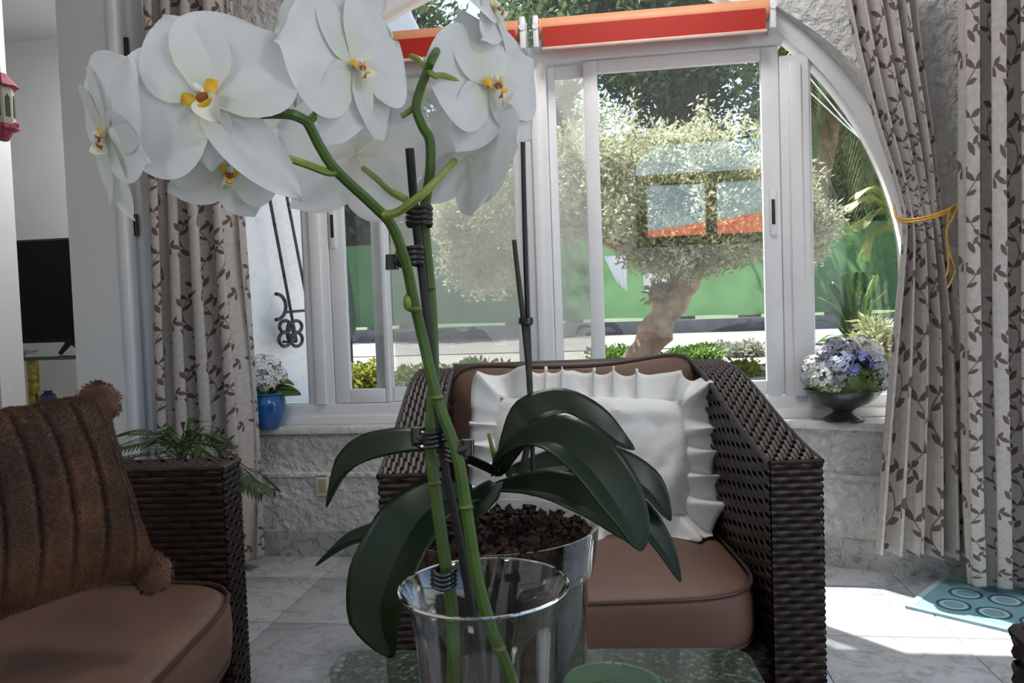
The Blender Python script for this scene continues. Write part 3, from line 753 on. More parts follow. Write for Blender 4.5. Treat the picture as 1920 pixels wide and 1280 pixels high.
# ------------------------------------------------------------------ curtains
def curtain(name, label, left, right, folds, amp, full=1.9, nu=170, nv=90, seed=0, pinch=None, sharp=1.0):
    """left/right: lists of (x, y, z) from the rod down; pleats displaced across the cloth"""
    L = spline(left, nv); R = spline(right, nv); b = MB(); uv = []
    rnd = random.Random(seed); ph = [rnd.uniform(-.35, .35) for _ in range(folds*2 + 3)]
    width = max((L[i] - R[i]).length for i in range(nv + 1)) * full; hgt = L[0].z - L[-1].z
    for j in range(nv + 1):
        v = j / nv
        for i in range(nu + 1):
            u = i / nu; q = u * folds; k = int(q); w = q + ph[k % len(ph)]*.35*math.sin(PI*(q - k))
            p = L[j].lerp(R[j], u); wd = (R[j] - L[j]); d = Vector((wd.y, -wd.x, 0)).normalized()
            am = amp * (pinch(v) if pinch else 1) * (1 + .3*noise.noise(Vector((k*3.1, seed, v*1.5))))
            s = math.sin(2*PI*w + .5*noise.noise(Vector((seed, v*2.2, 0)))); s = math.copysign(abs(s)**.75, s)
            sx = math.sin(4*PI*w) * .16 / folds
            b.v.append(p + d * (am*s) + wd * (sx * sharp) + d * (.012*noise.noise(Vector((u*3, v*3, seed)))))
            uv.append([0, (1 - v)*hgt])
    row = int(nv*.25)*(nu+1); acc = seed*.13; us = [acc]          # cloth coordinate follows the pleats
    for i in range(nu): acc += (b.v[row+i+1] - b.v[row+i]).length; us.append(acc)
    for j in range(nv + 1):
        for i in range(nu + 1): uv[j*(nu+1)+i][0] = us[i]
    for j in range(nv):
        for i in range(nu):
            a = j*(nu+1) + i; b.f.append((a, a+1, a+nu+2, a+nu+1)); b.m.append(0)
    return b, uv
# left curtain
yl = 2.70
lf = [WY(276, -60, yl), WY(284, 200, yl), WY(293, 450, yl), WY(300, 700, yl), WY(308, 900, yl), WY(320, 1062, yl)]
rt = [WY(425, -60, yl), WY(428, 200, yl), WY(447, 400, yl), WY(466, 640, yl), WY(478, 850, yl), WY(486, 1050, yl)]
b, uv = curtain('curtain', '', lf, rt, 4, .055, seed=1, sharp=1.9)
t = b.build('curtain', CURTAIN, uv=uv); tag(t, 'beige leaf-print curtain hanging straight at the left side of the window', 'curtain'); thick(t, .003)
# tied-back curtain on the right
def pinch(v): return .75 - .45*math.exp(-((v - .455)/.10)**2) + .35*sstep(.55, 1, v)
yr_ = 2.66
lf = [WY(1573, -60, yr_), WY(1604, 90, yr_), WY(1640, 230, yr_), WY(1672, 330, yr_), WY(1690, 400, yr_), WY(1690, 470, yr_), WY(1674, 640, yr_), WY(1655, 850, yr_), WY(1640, 1034, yr_)]
rt = [WY(1712, -60, yr_), WY(1727, 90, yr_), WY(1747, 230, yr_), WY(1760, 330, yr_), WY(1768, 400, yr_), WY(1776, 470, yr_), WY(1800, 640, yr_), WY(1812, 850, yr_), WY(1818, 1046, yr_)]
b, uv = curtain('curtain', '', lf, rt, 5, .032, seed=2, pinch=pinch)
t = b.build('curtain', CURTAIN, uv=uv); tag(t, 'beige leaf-print curtain gathered by a golden cord right of the window', 'curtain'); thick(t, .003)
# curtain at the right edge
y3 = 2.58
lf = [WY(1796, -60, y3), WY(1798, 400, y3), WY(1803, 800, y3), WY(1812, 1092, y3)]
rt = [WY(2060, -60, y3), WY(2062, 400, y3), WY(2066, 800, y3), WY(2072, 1110, y3)]
b, uv = curtain('curtain', '', lf, rt, 5, .046, seed=3, sharp=2.3)
t = b.build('curtain', CURTAIN, uv=uv); tag(t, 'beige leaf-print curtain hanging straight down at the right edge above the mat', 'curtain'); thick(t, .003)
# curtain rods
for x0, x1, y, z, lab in ((-1.80, -1.22, 2.70, 2.40, 'white curtain rod carrying the left curtain'), (.62, 1.75, 2.62, 2.40, 'white curtain rod carrying the two right curtains')):
    t = thing('curtain_rod', lab, 'rod', ((x0+x1)/2, y, z)); MB().tube([(x0, y, z), (x1, y, z)], .014, 10).build('rod', WOODW, t)
    for x in (x0 + .04, x1 - .04): MB().tube([(x, y, z), (x, yfront(x) + .01, z)], .008, 8).build('bracket', WOODW, t)
# golden tie-back cord
GOLD = simple('golden_cord', (.62,.36,.06), .45, .2, var=.25, scale=200)
def cordpts(pp, y): return [WY(px, py, yy) for px, py, yy in pp]
t = thing('tieback_cord', 'golden cord tied round the gathered right curtain with hanging loops', 'cord', WY(1745, 400, 2.58))
b = MB()
for o in (-.004, .004): b.tube([p + Vector((0, 0, o)) for p in spline(cordpts([(1676, 388, 2.72), (1686, 412, 2.63), (1720, 412, 2.585), (1760, 402, 2.58), (1798, 385, 2.66), (1799, 379, 2.74)], 0), 24)], .0045, 6)
b.build('band', GOLD, t)
MB().tube(spline(cordpts([(1796, 386, 2.62), (1786, 410, 2.60), (1775, 430, 2.595), (1779, 470, 2.595), (1791, 505, 2.595), (1783, 528, 2.595), (1776, 540, 2.595)], 0), 24), .0035, 6).build('loop', GOLD, t)
MB().tube(spline(cordpts([(1790, 384, 2.62), (1778, 400, 2.60), (1776, 450, 2.598), (1778, 500, 2.598), (1772, 520, 2.598)], 0), 24), .0033, 6).build('loop', GOLD, t)

# ================================================================== ORCHIDS ON THE TABLE
def petalmat():
    t = NT('white_petal'); n1 = t.noise(40, 3); c0 = t.ramp(n1.outputs[0], [(.3, (.71,.73,.75)), (.7, (.79,.81,.83))])
    uvn = t.n('UVMap'); sp = t.n('SeparateXYZ'); t.l(uvn.outputs[0], sp.inputs[0])
    col = t.mix(t.ramp(sp.outputs[1], [(.02, (.55,.55,.55)), (.26, (0,0,0))]), c0, (.72,.75,.50))
    b = t.pbr(col, .5, spec=.3); tr = t.n('BsdfTranslucent'); tr.inputs[0].default_value = (.86,.88,.86, 1); mx = t.n('MixShader'); mx.inputs[0].default_value = .24
    t.l(b.outputs[0], mx.inputs[1]); t.l(tr.outputs[0], mx.inputs[2]); t.l(mx.outputs[0], t.out.inputs[0]); return t.mat
PETAL = petalmat(); LIPW = simple('cream_lip', (.80,.77,.66), .5, var=.08); LIPY = simple('yellow_lip', (.72,.42,.015), .5, var=.25, scale=160); LIPR = simple('rusty_lip_spots', (.30,.07,.01), .5, var=.3)
STEM = simple('green_stem', (.065,.125,.02), .42, var=.22, scale=30); PEDI = simple('light_green_pedicel', (.22,.29,.055), .45, var=.2, scale=40); NODE = simple('stem_node', (.13,.15,.04), .6)
OLEAF = NT('orchid_leaf')
def oleaf():
    t = OLEAF; n1 = t.noise(9, 3); c = t.ramp(n1.outputs[0], [(.3, (.006,.017,.006)), (.7, (.013,.030,.010))])
    t.pbr(c, .36, spec=.35, normal=t.bump(t.noise(30, 2).outputs[0], .08, .003)); return t.mat
oleaf()
def petal(ang, L, Wd, shape, lift, cup, curl, ru=0, nu=12, nv=14, base=.0):
    """one petal in the flower's plane: ang in degrees from up, positive to the right"""
    a = math.radians(90 - ang); d = Vector((math.cos(a), math.sin(a), 0)); s = Vector((-d.y, d.x, 0)); b = MB(); ph0 = ang*.7
    def fn(u, v):
        t = 2*u - 1; v = math.sin(v*PI/2)
        w = Wd * (math.sin(PI * min(1, v**shape * .985 + .012)) ** .5)
        end = L * (base + v*(1 - base)) * (1 - .06*(t*t)*v)
        z = lift*v + cup*t*t*w - curl*v*v + ru*math.sin(6*v + 3*t + ph0)*v + .8*ru*math.sin(5*t - 4*v + 2*ph0)*v - .03*math.exp(-(t/.12)**2)*(1 - v)
        return d*end + s*(t*w) + Vector((0, 0, z))
    b.nuv = (nu + 1, nv); return b.grid(fn, nu, nv)
def petaluv(b):                                     # u across, v from the flower's centre to the petal's tip
    n = b.nuv; return [(i % n[0] / (n[0]-1), i // n[0] / n[1]) for i in range(len(b.v))]
def flower(parent, px, py, depth, rad, yaw=0, pitch=0, roll=0, lip=.62, seed=0, label=None, sep=((140, 1.08, .42), (-140, 1.08, .42))):
    """Phalaenopsis bloom: rad = half width in photo pixels at that depth; yaw > 0 turns it to the right"""
    R = rad * depth / F; rr = random.Random(seed)
    c = P(px, py, depth)
    Mx = Matrix((CR, CU, -CF)).transposed().to_4x4()
    Rm = Mx @ Matrix.Rotation(math.radians(yaw), 4, 'Y') @ Matrix.Rotation(math.radians(-pitch), 4, 'X') @ Matrix.Rotation(math.radians(roll), 4, 'Z')
    M = Matrix.Translation(c) @ Rm @ Matrix.Diagonal((R, R, R, 1))
    ML = M @ Matrix.Diagonal((lip, lip, lip, 1))
    col = MB(); col.sphere((0, .04, .10), (.075, .10, .10), 12, 8); col.sphere((0, .06, .20), (.055, .06, .05), 10, 6); col.xf(ML)
    o = col.build('flower', LIPW, parent)
    if label: o['label'] = label
    def put(b, nm, mt): b.xf(M if nm in ('petal', 'sepal') else ML); p = b.build(nm, mt, o, uv=petaluv(b) if mt is PETAL else None); return p
    j = lambda k: rr.uniform(-k, k)
    put(petal(0 + j(6), 1.06, .46 + j(.03), .80, -.05, .12, .10 + j(.1), .015), 'sepal', PETAL)
    for a_, l_, w_ in sep: put(petal(a_ + j(6), l_, w_ + j(.03), .82, -.07, .16, .12 + j(.14), .018), 'sepal', PETAL)
    for s in (-1, 1): put(petal(s*(72 + j(6)), 1.10, .74 + j(.03), .90, .04, .05 + j(.08), .20 + j(.12), .03, 18, 18), 'petal', PETAL)
    # lip: centre lobe with two upturned side lobes, yellow inside
    b = MB(); b.grid(lambda u, v: Vector(((2*u-1)*.15*math.sin(PI*min(1, v*.9+.08))**.7, -.06 - .34*v, .12 + .16*math.sin(PI*v) + .10*(2*u-1)**2)), 8, 10); put(b, 'lip', LIPW)
    for s in (-1, 1):
        b = MB(); b.grid(lambda u, v, s=s: Vector((s*(.04 + .20*v), -.04 + .10*v + (2*u-1)*.09*math.sin(PI*min(1, v*.9+.08)), .13 + .20*v - .25*v*v)), 6, 8); put(b, 'lip_lobe', LIPY)
    b = MB(); b.sphere((0, -.07, .20), (.075, .06, .05), 10, 8); put(b, 'callus', LIPR)
    b = MB(); b.grid(lambda u, v: Vector(((2*u-1)*.085, -.10 - .17*v, .175 + .13*math.sin(PI*v))), 5, 6); put(b, 'lip_throat', LIPY)
    return o
def stemtube(parent, pts, r0, r1, name='stem', mat=None, n=60, seg=8):
    pp = spline([P(*p) for p in pts], n); k = len(pp)
    o = MB().tube(pp, [lerp(r0, r1, i/(k-1)) for i in range(k)], seg).build(name, mat or STEM, parent); return o, pp
VD, PD = .63, .85                                  # depth of the tall vase and of the pot behind it
vc = P(907, 1097, VD); pc = P(935, 982, PD)
TT = .45
# tall clear vase with a flared rim
CLEAR = glassmat('clear_vase_glass', (.985,.99,.99), 1.0, .01, 2.6)
vr = 158 * VD / F
prof = [(.0, TT + .012), (vr*.62, TT + .012), (vr*.70, TT + .03), (vr*.76, TT + .10), (vr*.80, vc.z - .07), (vr*.835, vc.z - .035), (vr*.90, vc.z - .012), (vr, vc.z), (vr - .0015, vc.z + .0012), (vr*.88, vc.z - .013), (vr*.80, vc.z - .036), (vr*.765, vc.z - .07), (vr*.72, TT + .10), (vr*.66, TT + .034), (0, TT + .022)]
v_ = MB(); v_.lathe([(0, TT + .001), (vr*.62, TT + .001), (vr*.66, TT + .006)] + prof[2:], (vc.x, vc.y, 0), 56)
vase = thing('glass_vase', '', '', (vc.x, vc.y, TT)); v_.build('wall', CLEAR, vase); MB().tube([(vc.x + vr*math.cos(2*PI*i/64), vc.y + vr*math.sin(2*PI*i/64), vc.z) for i in range(65)], .0013, 6, caps=False).build('rim', glassmat('polished_glass_rim', (.9,.92,.92), 3.0, .05, 1.0), vase); tag(vase, 'tall clear glass vase with flared rim, in front, the flowering stems standing in it', 'vase')
RIMM = simple('glass_rim', (.75,.78,.78), .1, var=.02)
# front orchid: two flowering stems rising out of the vase
orch = thing('white_orchid', 'flowering white moth orchid with two green stems standing in the tall clear vase', 'orchid', (vc.x, vc.y, TT + .03))
b = MB(); rr = random.Random(9)
for i in range(60):
    a, q = rr.uniform(0, 2*PI), rr.uniform(0, .03); b.sphere((vc.x + q*math.cos(a), vc.y + q*math.sin(a), TT + .032 + rr.uniform(0, .05)), (rr.uniform(.006, .012), rr.uniform(.005, .01), rr.uniform(.004, .009)), 6, 4)
BARK = simple('orchid_bark', (.055,.030,.020), .9, var=.5, scale=60, bump=.4); stuff(b.build('potting_bark', BARK, orch))
d1 = VD
S1 = [(852, 1420, d1-.004), (850, 1280, d1), (848, 1153, d1+.005), (836, 1062, d1+.006), (820, 949, d1+.008), (811, 881, d1+.008), (807, 836, d1+.010), (809, 768, d1+.012), (813, 690, d1+.012), (808, 560, d1+.010), (797, 440, d1+.006), (797, 385, d1+.002), (806, 325, d1-.005), (806, 265, d1-.01), (792, 237, d1-.015), (780, 203, d1-.018), (787, 170, d1-.02), (802, 131, d1-.025), (812, 108, d1-.028), (835, 70, d1+.03), (870, 40, d1+.06)]
s1, pp1 = stemtube(orch, S1, .0058, .0032, n=110)
S2 = [(985, 1400, d1-.012), (959, 1275, d1-.01), (922, 1180, d1-.012), (895, 1085, d1-.013), (877, 972, d1-.013), (863, 881, d1-.014), (850, 831, d1-.014), (827, 768, d1-.013), (808, 700, d1-.012), (794, 640, d1-.012), (775, 560, d1-.02), (761, 494, d1-.03), (735, 424, d1-.045), (700, 385, d1-.06), (631, 320, d1-.085), (600, 275, d1-.095), (579, 234, d1-.105), (566, 222, d1-.11), (531, 213, d1-.115), (450, 220, d1-.105), (360, 265, d1-.10), (262, 298, d1-.11), (238, 292, d1-.115)]
s2, pp2 = stemtube(orch, S2, .0056, .0030, n=120)
for q in ((848, 1160, d1+.004), (815, 905, d1+.006), (805, 540, d1+.008), (936, 1215, d1-.013), (874, 950, d1-.015), (820, 745, d1-.014), (777, 580, d1-.02)):
    p = P(*q); MB().sphere(p, (.0060, .0060, .0026), 12, 6).build('stem_node', NODE, orch)
p = P(774, 566, d1-.022); MB().sphere(p + Vector((-.004, 0, 0)), (.004, .004, .007), 8, 6).build('bud', PEDI, orch)
def pedicel(pts, r=.0026): stemtube(orch, pts, r*1.15, r, 'pedicel', PEDI, 20, 7)
pedicel([(716, 402, d1-.055), (745, 398, d1-.055), (792, 364, d1-.06), (825, 332, d1-.03), (852, 302, d1+.02)], .0030)
pedicel([(631, 322, d1-.086), (612, 322, d1-.088), (569, 306, d1-.10), (530, 296, d1-.115), (480, 300, d1-.10)])
pedicel([(580, 226, d1-.105), (592, 215, d1-.10), (612, 185, d1-.095), (629, 148, d1-.09)])
pedicel([(762, 374, d1-.055), (735, 360, d1-.05), (712, 340, d1-.02), (682, 316, d1+.03)])
pedicel([(803, 132, d1-.025), (815, 142, d1-.03), (835, 142, d1-.01), (880, 165, d1+.01)], .0022)
pedicel([(783, 195, d1-.018), (765, 210, d1-.015), (752, 218, d1-.015)], .0022)
pedicel([(800, 130, d1-.025), (786, 112, d1-.02), (770, 105, d1-.015)], .0022)
pedicel([(540, 213, d1-.115), (480, 190, d1-.12), (420, 200, d1-.125)])
FD = VD
flower(orch, 384, 186, .50, 176, 4, 4, 33, .95, sep=((174, 1.42, .27), (-150, .72, .30)), seed=2, label='large bloom facing forward')
flower(orch, 200, 255, .515, 150, -46, -14, 24, seed=3, label='bloom at the tip, turned left')
flower(orch, 428, 318, .545, 108, 34, -30, -10, .8, seed=4, label='bloom hanging low behind the large one')
flower(orch, 665, 125, .545, 150, 58, 4, 16, seed=5, label='bloom turned right')
flower(orch, 610, 30, .64, 125, -20, 10, 0, seed=6, label='bloom at the top behind the others')
flower(orch, 668, 290, .69, 146, 166, -6, 4, seed=7, label='bloom seen from behind')
flower(orch, 918, 160, .65, 135, 44, 4, 20, .8, seed=8, label='bloom facing right by the window blind')
flower(orch, 880, 292, .675, 132, 140, -10, 22, seed=9, label='drooping bloom seen from behind')
flower(orch, 925, 18, .66, 100, 70, 18, 0, seed=10, label='uppermost bloom')
# support stick and clips
t = MB().tube(spline([P(768, 278, d1-.03), P(778, 400, d1-.012), P(792, 520, d1+.0), P(812, 690, d1-.001), P(833, 868, d1-.003), P(856, 981, d1-.003), P(874, 1085, d1-.003), P(893, 1198, d1-.003), P(905, 1290, d1-.002), P(918, 1400, d1)], 30), .0036, 8).build('support_stick', simple('black_stick', (.014,.013,.014), .45))
tag(t, 'black plant stick standing between the two green orchid stems', 'stick')
SMOKE = simple('dark_clear_plastic', (.022,.021,.022), .15, spec=.7, var=.3)
def clip(px, py, d, sx, sy, label, knob=None, g='plant clips on the orchid stems'):
    c = P(px, py, d); t = thing('plant_clip', label, 'clip', c, group=g)
    b = MB(); rx, rz = sx*d/F/2, sy*d/F/2
    for k in (-1, -.33, .33, 1):
        b.tube([c + CR*(rx*math.cos(a)) - CF*(.011*math.sin(a)) + CU*(rz*k*.85 + .001*math.sin(3*a)) for a in [2*PI*i/18 for i in range(19)]], .0019, 6)
    b.build('band', SMOKE, t)
    if knob:
        q = P(knob[0], knob[1], d - .008); b = MB(); b.tube([c - CF*.008, c.lerp(q, .5) - CF*.008, q], .0042, 8); b.build('lever', SMOKE, t)
        b = MB(); b.tube([q + CU*.006, q - CU*.006], .0052, 10); b.build('grip', SMOKE, t)
clip(786, 405, d1-.005, 44, 34, 'black plant clip, highest of the clips on the orchid stems')
clip(768, 480, d1-.012, 46, 34, 'black claw clip with a lever sticking out left, below the highest clip', (735, 492))
clip(805, 820, d1+.0, 62, 30, 'dark clip just above the broad leaves, lever to the left', (782, 815))
clip(852, 846, d1-.004, 44, 30, 'dark clip just above the broad leaves, lever to the right', (877, 838))
clip(832, 1082, d1, 44, 30, 'dark clip inside the glass vase near its rim')

# pot orchid behind: clear pot, bark, leaves, spent stem
def cleaf(parent, pts, widths, nrm, fold=.36, n=26, mat=None, name='leaf', droop=0):
    pp = spline([p if isinstance(p, Vector) else P(*p) for p in pts], n); b = MB(); nr = Vector(nrm)
    k = len(pp); fr = []
    for i, p in enumerate(pp):
        t = (pp[min(i+1, k-1)] - pp[max(i-1, 0)]).normalized(); s = t.cross(nr)
        s = s.normalized() if s.length > 1e-4 else CR.copy(); fr.append((p, s, s.cross(t)))
    def fn(u, v):
        i = int(round(v*(k-1))); p, s, nn = fr[i]; w = interp([q/(len(widths)-1) for q in range(len(widths))], widths, v); t = 2*u - 1
        return p + s*(t*w) + nn*(w*fold*(abs(t) - .5) + .12*w*t*t)
    b.grid(fn, 12, k-1); o = b.build(name, mat or OLEAF.mat, parent); thick(o, .0016); return o
pr = 187 * PD / F
CLEAR2 = glassmat('clear_pot_plastic', (.95,.96,.96), 1.0, .03, 3.2)
po = thing('clear_pot', 'wide clear plant pot with a stepped collar, full of bark, behind the tall vase', 'pot', (pc.x, pc.y, TT))
zr = pc.z
MB().lathe([(0, TT + .002), (pr*.78, TT + .002), (pr*.80, TT + .01), (pr*.885, zr - .052), (pr*.90, zr - .05), (pr*.955, zr - .047), (pr*.965, zr - .04), (pr, zr), (pr - .0025, zr), (pr*.94, zr - .042), (pr*.865, zr - .05), (pr*.78, TT + .012), (0, TT + .008)], (pc.x, pc.y, 0), 56).build('pot_wall', CLEAR2, po)
b = MB(); rr = random.Random(21)
b.lathe([(0, TT + .012), (pr*.74, TT + .014), (pr*.83, zr - .055), (pr*.90, zr - .04), (pr*.92, zr - .018), (0, zr - .012)], (pc.x, pc.y, 0), 40)
BARKB = simple('bark_mass', (.020,.014,.011), .9, var=.6, scale=70, bump=.8, bscale=90); b.build('bark_fill', BARKB, po)
CHIP = [simple('bark_chip_brown', (.060,.026,.016), .85, var=.5, scale=80), simple('bark_chip_dark', (.035,.022,.016), .85, var=.4)]
cb = [MB(), MB()]
for i in range(900):
    a = rr.uniform(0, 2*PI); q = pr*.9*math.sqrt(rr.random()); s = rr.uniform(.0025, .0065); c = Vector((pc.x + q*math.cos(a), pc.y + q*math.sin(a), zr - .014 + rr.uniform(-.004, .008)))
    R_ = Euler((rr.uniform(0, 3), rr.uniform(0, 3), rr.uniform(0, 3))).to_matrix(); bb = MB(); bb.box((-s, -s*.6, -s*.35), (s, s*.6, s*.35)); cb[i % 2].add([c + R_ @ v for v in bb.v], bb.f)
for k in range(2): stuff(cb[k].build('bark_chips', CHIP[k], po, smooth=False))
po2 = thing('pot_orchid', 'dark-leaved orchid without blooms growing in the wide clear pot', 'orchid', (pc.x, pc.y, zr - .015))
up = (0, 0, 1); k_ = PD
cleaf(po2, [(932, 890, k_), (880, 862, k_-.03), (800, 836, k_-.06), (700, 848, k_-.08), (645, 882, k_-.085), (612, 950, k_-.08)], [.008, .020, .030, .031, .024, .001], Vector((0, -.25, 1)))
cleaf(po2, [(900, 935, k_-.01), (800, 962, k_-.03), (719, 996, k_-.04), (650, 1018, k_-.045), (592, 1060, k_-.045)], [.008, .020, .024, .018, .001], up)
cleaf(po2, [(890, 925, k_-.03), (820, 940, k_-.075), (768, 990, k_-.10), (722, 1085, k_-.115), (708, 1160, k_-.115), (735, 1232, k_-.11)], [.010, .026, .034, .036, .028, .002], Vector((-.25, -.9, .35)))
cleaf(po2, [(938, 885, k_), (962, 838, k_), (995, 782, k_+.0), (1052, 762, k_+.02), (1110, 785, k_+.03), (1160, 825, k_+.035), (1190, 842, k_+.035)], [.006, .018, .026, .028, .024, .014, .001], Vector((-.05, -.55, 1)))
cleaf(po2, [(925, 885, k_-.02), (960, 842, k_-.04), (1030, 820, k_-.07), (1100, 862, k_-.09), (1160, 940, k_-.10), (1192, 1000, k_-.10), (1204, 1032, k_-.10)], [.008, .022, .031, .034, .030, .018, .001], Vector((.25, -.55, 1)))
cleaf(po2, [(925, 915, k_), (1013, 915, k_-.02), (1095, 942, k_-.045), (1160, 985, k_-.06), (1200, 1030, k_-.06)], [.008, .028, .031, .024, .001], Vector((.1, -.35, 1)))
cleaf(po2, [(950, 890, k_+.02), (1060, 868, k_+.06), (1150, 874, k_+.07), (1215, 912, k_+.07), (1258, 976, k_+.065)], [.008, .026, .029, .024, .001], Vector((.1, -.5, 1)))
cleaf(po2, [(960, 905, k_+.03), (1080, 905, k_+.07), (1180, 952, k_+.07), (1240, 1022, k_+.065), (1276, 1090, k_+.06)], [.008, .024, .026, .017, .001], Vector((.1, -.4, 1)))
cleaf(po2, [(930, 905, k_), (905, 935, k_-.04), (885, 958, k_-.06), (870, 985, k_-.07)], [.008, .018, .018, .001], Vector((0, -.6, 1)))
for q in ((915, 850, 905, 808), (930, 872, 940, 790)): pass
t_, _ = stemtube(po2, [(934, 890, k_), (925, 850, k_-.01), (916, 812, k_-.012)], .003, .0018, 'shoot', PEDI, 12)
DRY = simple('dried_stem', (.055,.055,.035), .7, var=.4, scale=60)
t_, _ = stemtube(po2, [(975, 900, k_+.03), (994, 800, k_+.03), (992, 705, k_+.03), (981, 597, k_+.03), (970, 505, k_+.03), (964, 450, k_+.03)], .0040, .0026, 'spent_stem', DRY, 30)
t = MB().tube(spline([P(1000, 930, k_+.02), P(997, 780, k_+.035), P(991, 640, k_+.035), (P(985, 480, k_+.035)), P(981, 300, k_+.035), P(978, 115, k_+.035)], 24), .0027, 8).build('support_stick', simple('black_stick', (0,0,0)))
tag(t, 'thin black plant stick stuck in the clear pot before the window mullion', 'stick')
clip(986, 602, k_+.032, 22, 8, 'tiny dark tie binding the spent stem to the thin stick')

# round-leaved plant in a small pot at the lower edge
sd = .50; sc_ = P(1165, 1300, sd)
sp = thing('leafy_pot_plant', 'small pot plant with smooth rounded green leaves at the bottom edge', 'plant', (sc_.x, sc_.y, TT))
MB().lathe([(0, TT + .001), (.034, TT + .001), (.044, TT + .085), (.047, TT + .09), (.044, TT + .09), (.032, TT + .01), (0, TT + .008)], (sc_.x, sc_.y, 0), 28).build('pot', simple('grey_ceramic', (.35,.36,.36), .4), sp)
MB().lathe([(0, TT + .08), (.042, TT + .08)], (sc_.x, sc_.y, 0), 24).build('soil', BARK, sp)
RLEAF = simple('smooth_round_leaf', (.095,.165,.10), .45, var=.15, scale=20)
def rleaf(pts, wd, nrm):
    o = cleaf(sp, pts, [.004, wd*.85, wd, wd*.95, wd*.80, wd*.58, wd*.3, .001], nrm, -.06, 42, RLEAF); return o
base = Vector((sc_.x, sc_.y, TT + .08))
def dome(px, top, wd, dd):
    rleaf([base] + [P(px, y, sd + dd) for y in (top + 90, top + 54, top + 30, top + 14, top + 6, top + 2, top)], wd, Vector((0, -1, .3)))
dome(1150, 1242, .033, .0); dome(1218, 1262, .014, .014)
for k in range(3): MB().tube([base, base + Vector((.008*(k-1), 0, .10))], .004, 6).build('stalk', PEDI, sp)

# ------------------------------------------------------------------ flowers on the sill
def florets(b, c, R, n, pr_, seed, m0=0, hemi=-.25):
    rr = random.Random(seed)
    for i in range(n):
        z = rr.uniform(hemi, 1); a = rr.uniform(0, 2*PI); q = math.sqrt(max(0, 1 - z*z)); nrm = Vector((q*math.cos(a), q*math.sin(a), z)); p = Vector(c) + nrm*R*rr.uniform(.9, 1.05)
        x = nrm.orthogonal().normalized(); y = nrm.cross(x)
        for k in range(4):
            an = PI/2*k + rr.uniform(0, .5); d = x*math.cos(an) + y*math.sin(an); s = x*-math.sin(an) + y*math.cos(an)
            b.add([p, p + d*pr_*.6 + s*pr_*.5 + nrm*pr_*.2, p + d*pr_*1.1 + nrm*pr_*.1, p + d*pr_*.6 - s*pr_*.5 + nrm*pr_*.2], [(0,1,2,3)], m0)
def rose(b, c, R, nrm, seed, m0=0):
    rr = random.Random(seed); nrm = Vector(nrm).normalized(); x = nrm.orthogonal().normalized(); y = nrm.cross(x)
    for ringi, (rad, hgt, n) in enumerate(((.25, .55, 4), (.5, .45, 6), (.78, .2, 8), (1.0, -.05, 9))):
        for k in range(n):
            a0 = 2*PI*k/n + ringi*.4; w = 2*PI/n*.75
            def fn(u, v, a0=a0, w=w): a = a0 + (u - .5)*2*w*.6; r = R*(rad*.35 + rad*.65*v); return Vector(c) + (x*math.cos(a) + y*math.sin(a))*r + nrm*R*(hgt*(.3 + .7*v) + .12*math.sin(PI*u))
            b.grid(fn, 4, 3, m0)
def daisy(b, c, R, nrm, seed, m0=0):
    nrm = Vector(nrm).normalized(); x = nrm.orthogonal().normalized(); y = nrm.cross(x)
    for ly, (n, rr_, hh) in enumerate(((14, 1, 0), (11, .72, .22), (8, .42, .4))):
        for k in range(n):
            a = 2*PI*k/n + ly*.3; d = x*math.cos(a) + y*math.sin(a); s = y*math.cos(a) - x*math.sin(a)
            p = Vector(c) + nrm*R*hh*.5
            b.add([p, p + d*R*rr_*.6 + s*R*.14 + nrm*R*.12, p + d*R*rr_ + nrm*R*(.05 + hh*.4), p + d*R*rr_*.6 - s*R*.14 + nrm*R*.12], [(0,1,2,3)], m0)
FM = {'blue': simple('blue_petals', (.30,.32,.66), .6, var=.25, scale=90), 'pale': simple('pale_blue_petals', (.58,.62,.76), .6, var=.15, scale=90), 'white': simple('white_petals', (.80,.80,.78), .6, var=.06),
      'grey': simple('grey_mauve_petals', (.30,.29,.36), .6, var=.25, scale=90), 'green': simple('greenish_rose', (.55,.60,.34), .6, var=.2, scale=60), 'leaf': simple('small_leaf_green', (.08,.13,.03), .6, var=.4, scale=40)}
# bowl arrangement on the right of the sill
bx = FL(1582, 788, SILL + .002); bd = (bx - EYE).dot(CF); s_ = bd / F
bowl = thing('flower_bowl', 'dark footed bowl with a dome of blue and white flowers on the sill', 'flower bowl', (bx.x, bx.y, SILL))
zb = SILL + .001
MB().lathe([(0, zb), (35*s_, zb), (36*s_, zb + 3*s_), (33*s_, zb + 7*s_), (20*s_, zb + 14*s_), (17*s_, zb + 19*s_), (22*s_, zb + 24*s_), (42*s_, zb + 33*s_), (58*s_, zb + 45*s_), (67*s_, zb + 56*s_), (68*s_, zb + 60*s_), (65*s_, zb + 60*s_), (50*s_, zb + 46*s_), (0, zb + 34*s_)], (bx.x, bx.y, 0), 40).build('bowl', simple('pewter', (.060,.066,.066), .3, .55, var=.25, scale=30), bowl)
rr = random.Random(31); cen = Vector((bx.x, bx.y, zb + 66*s_))
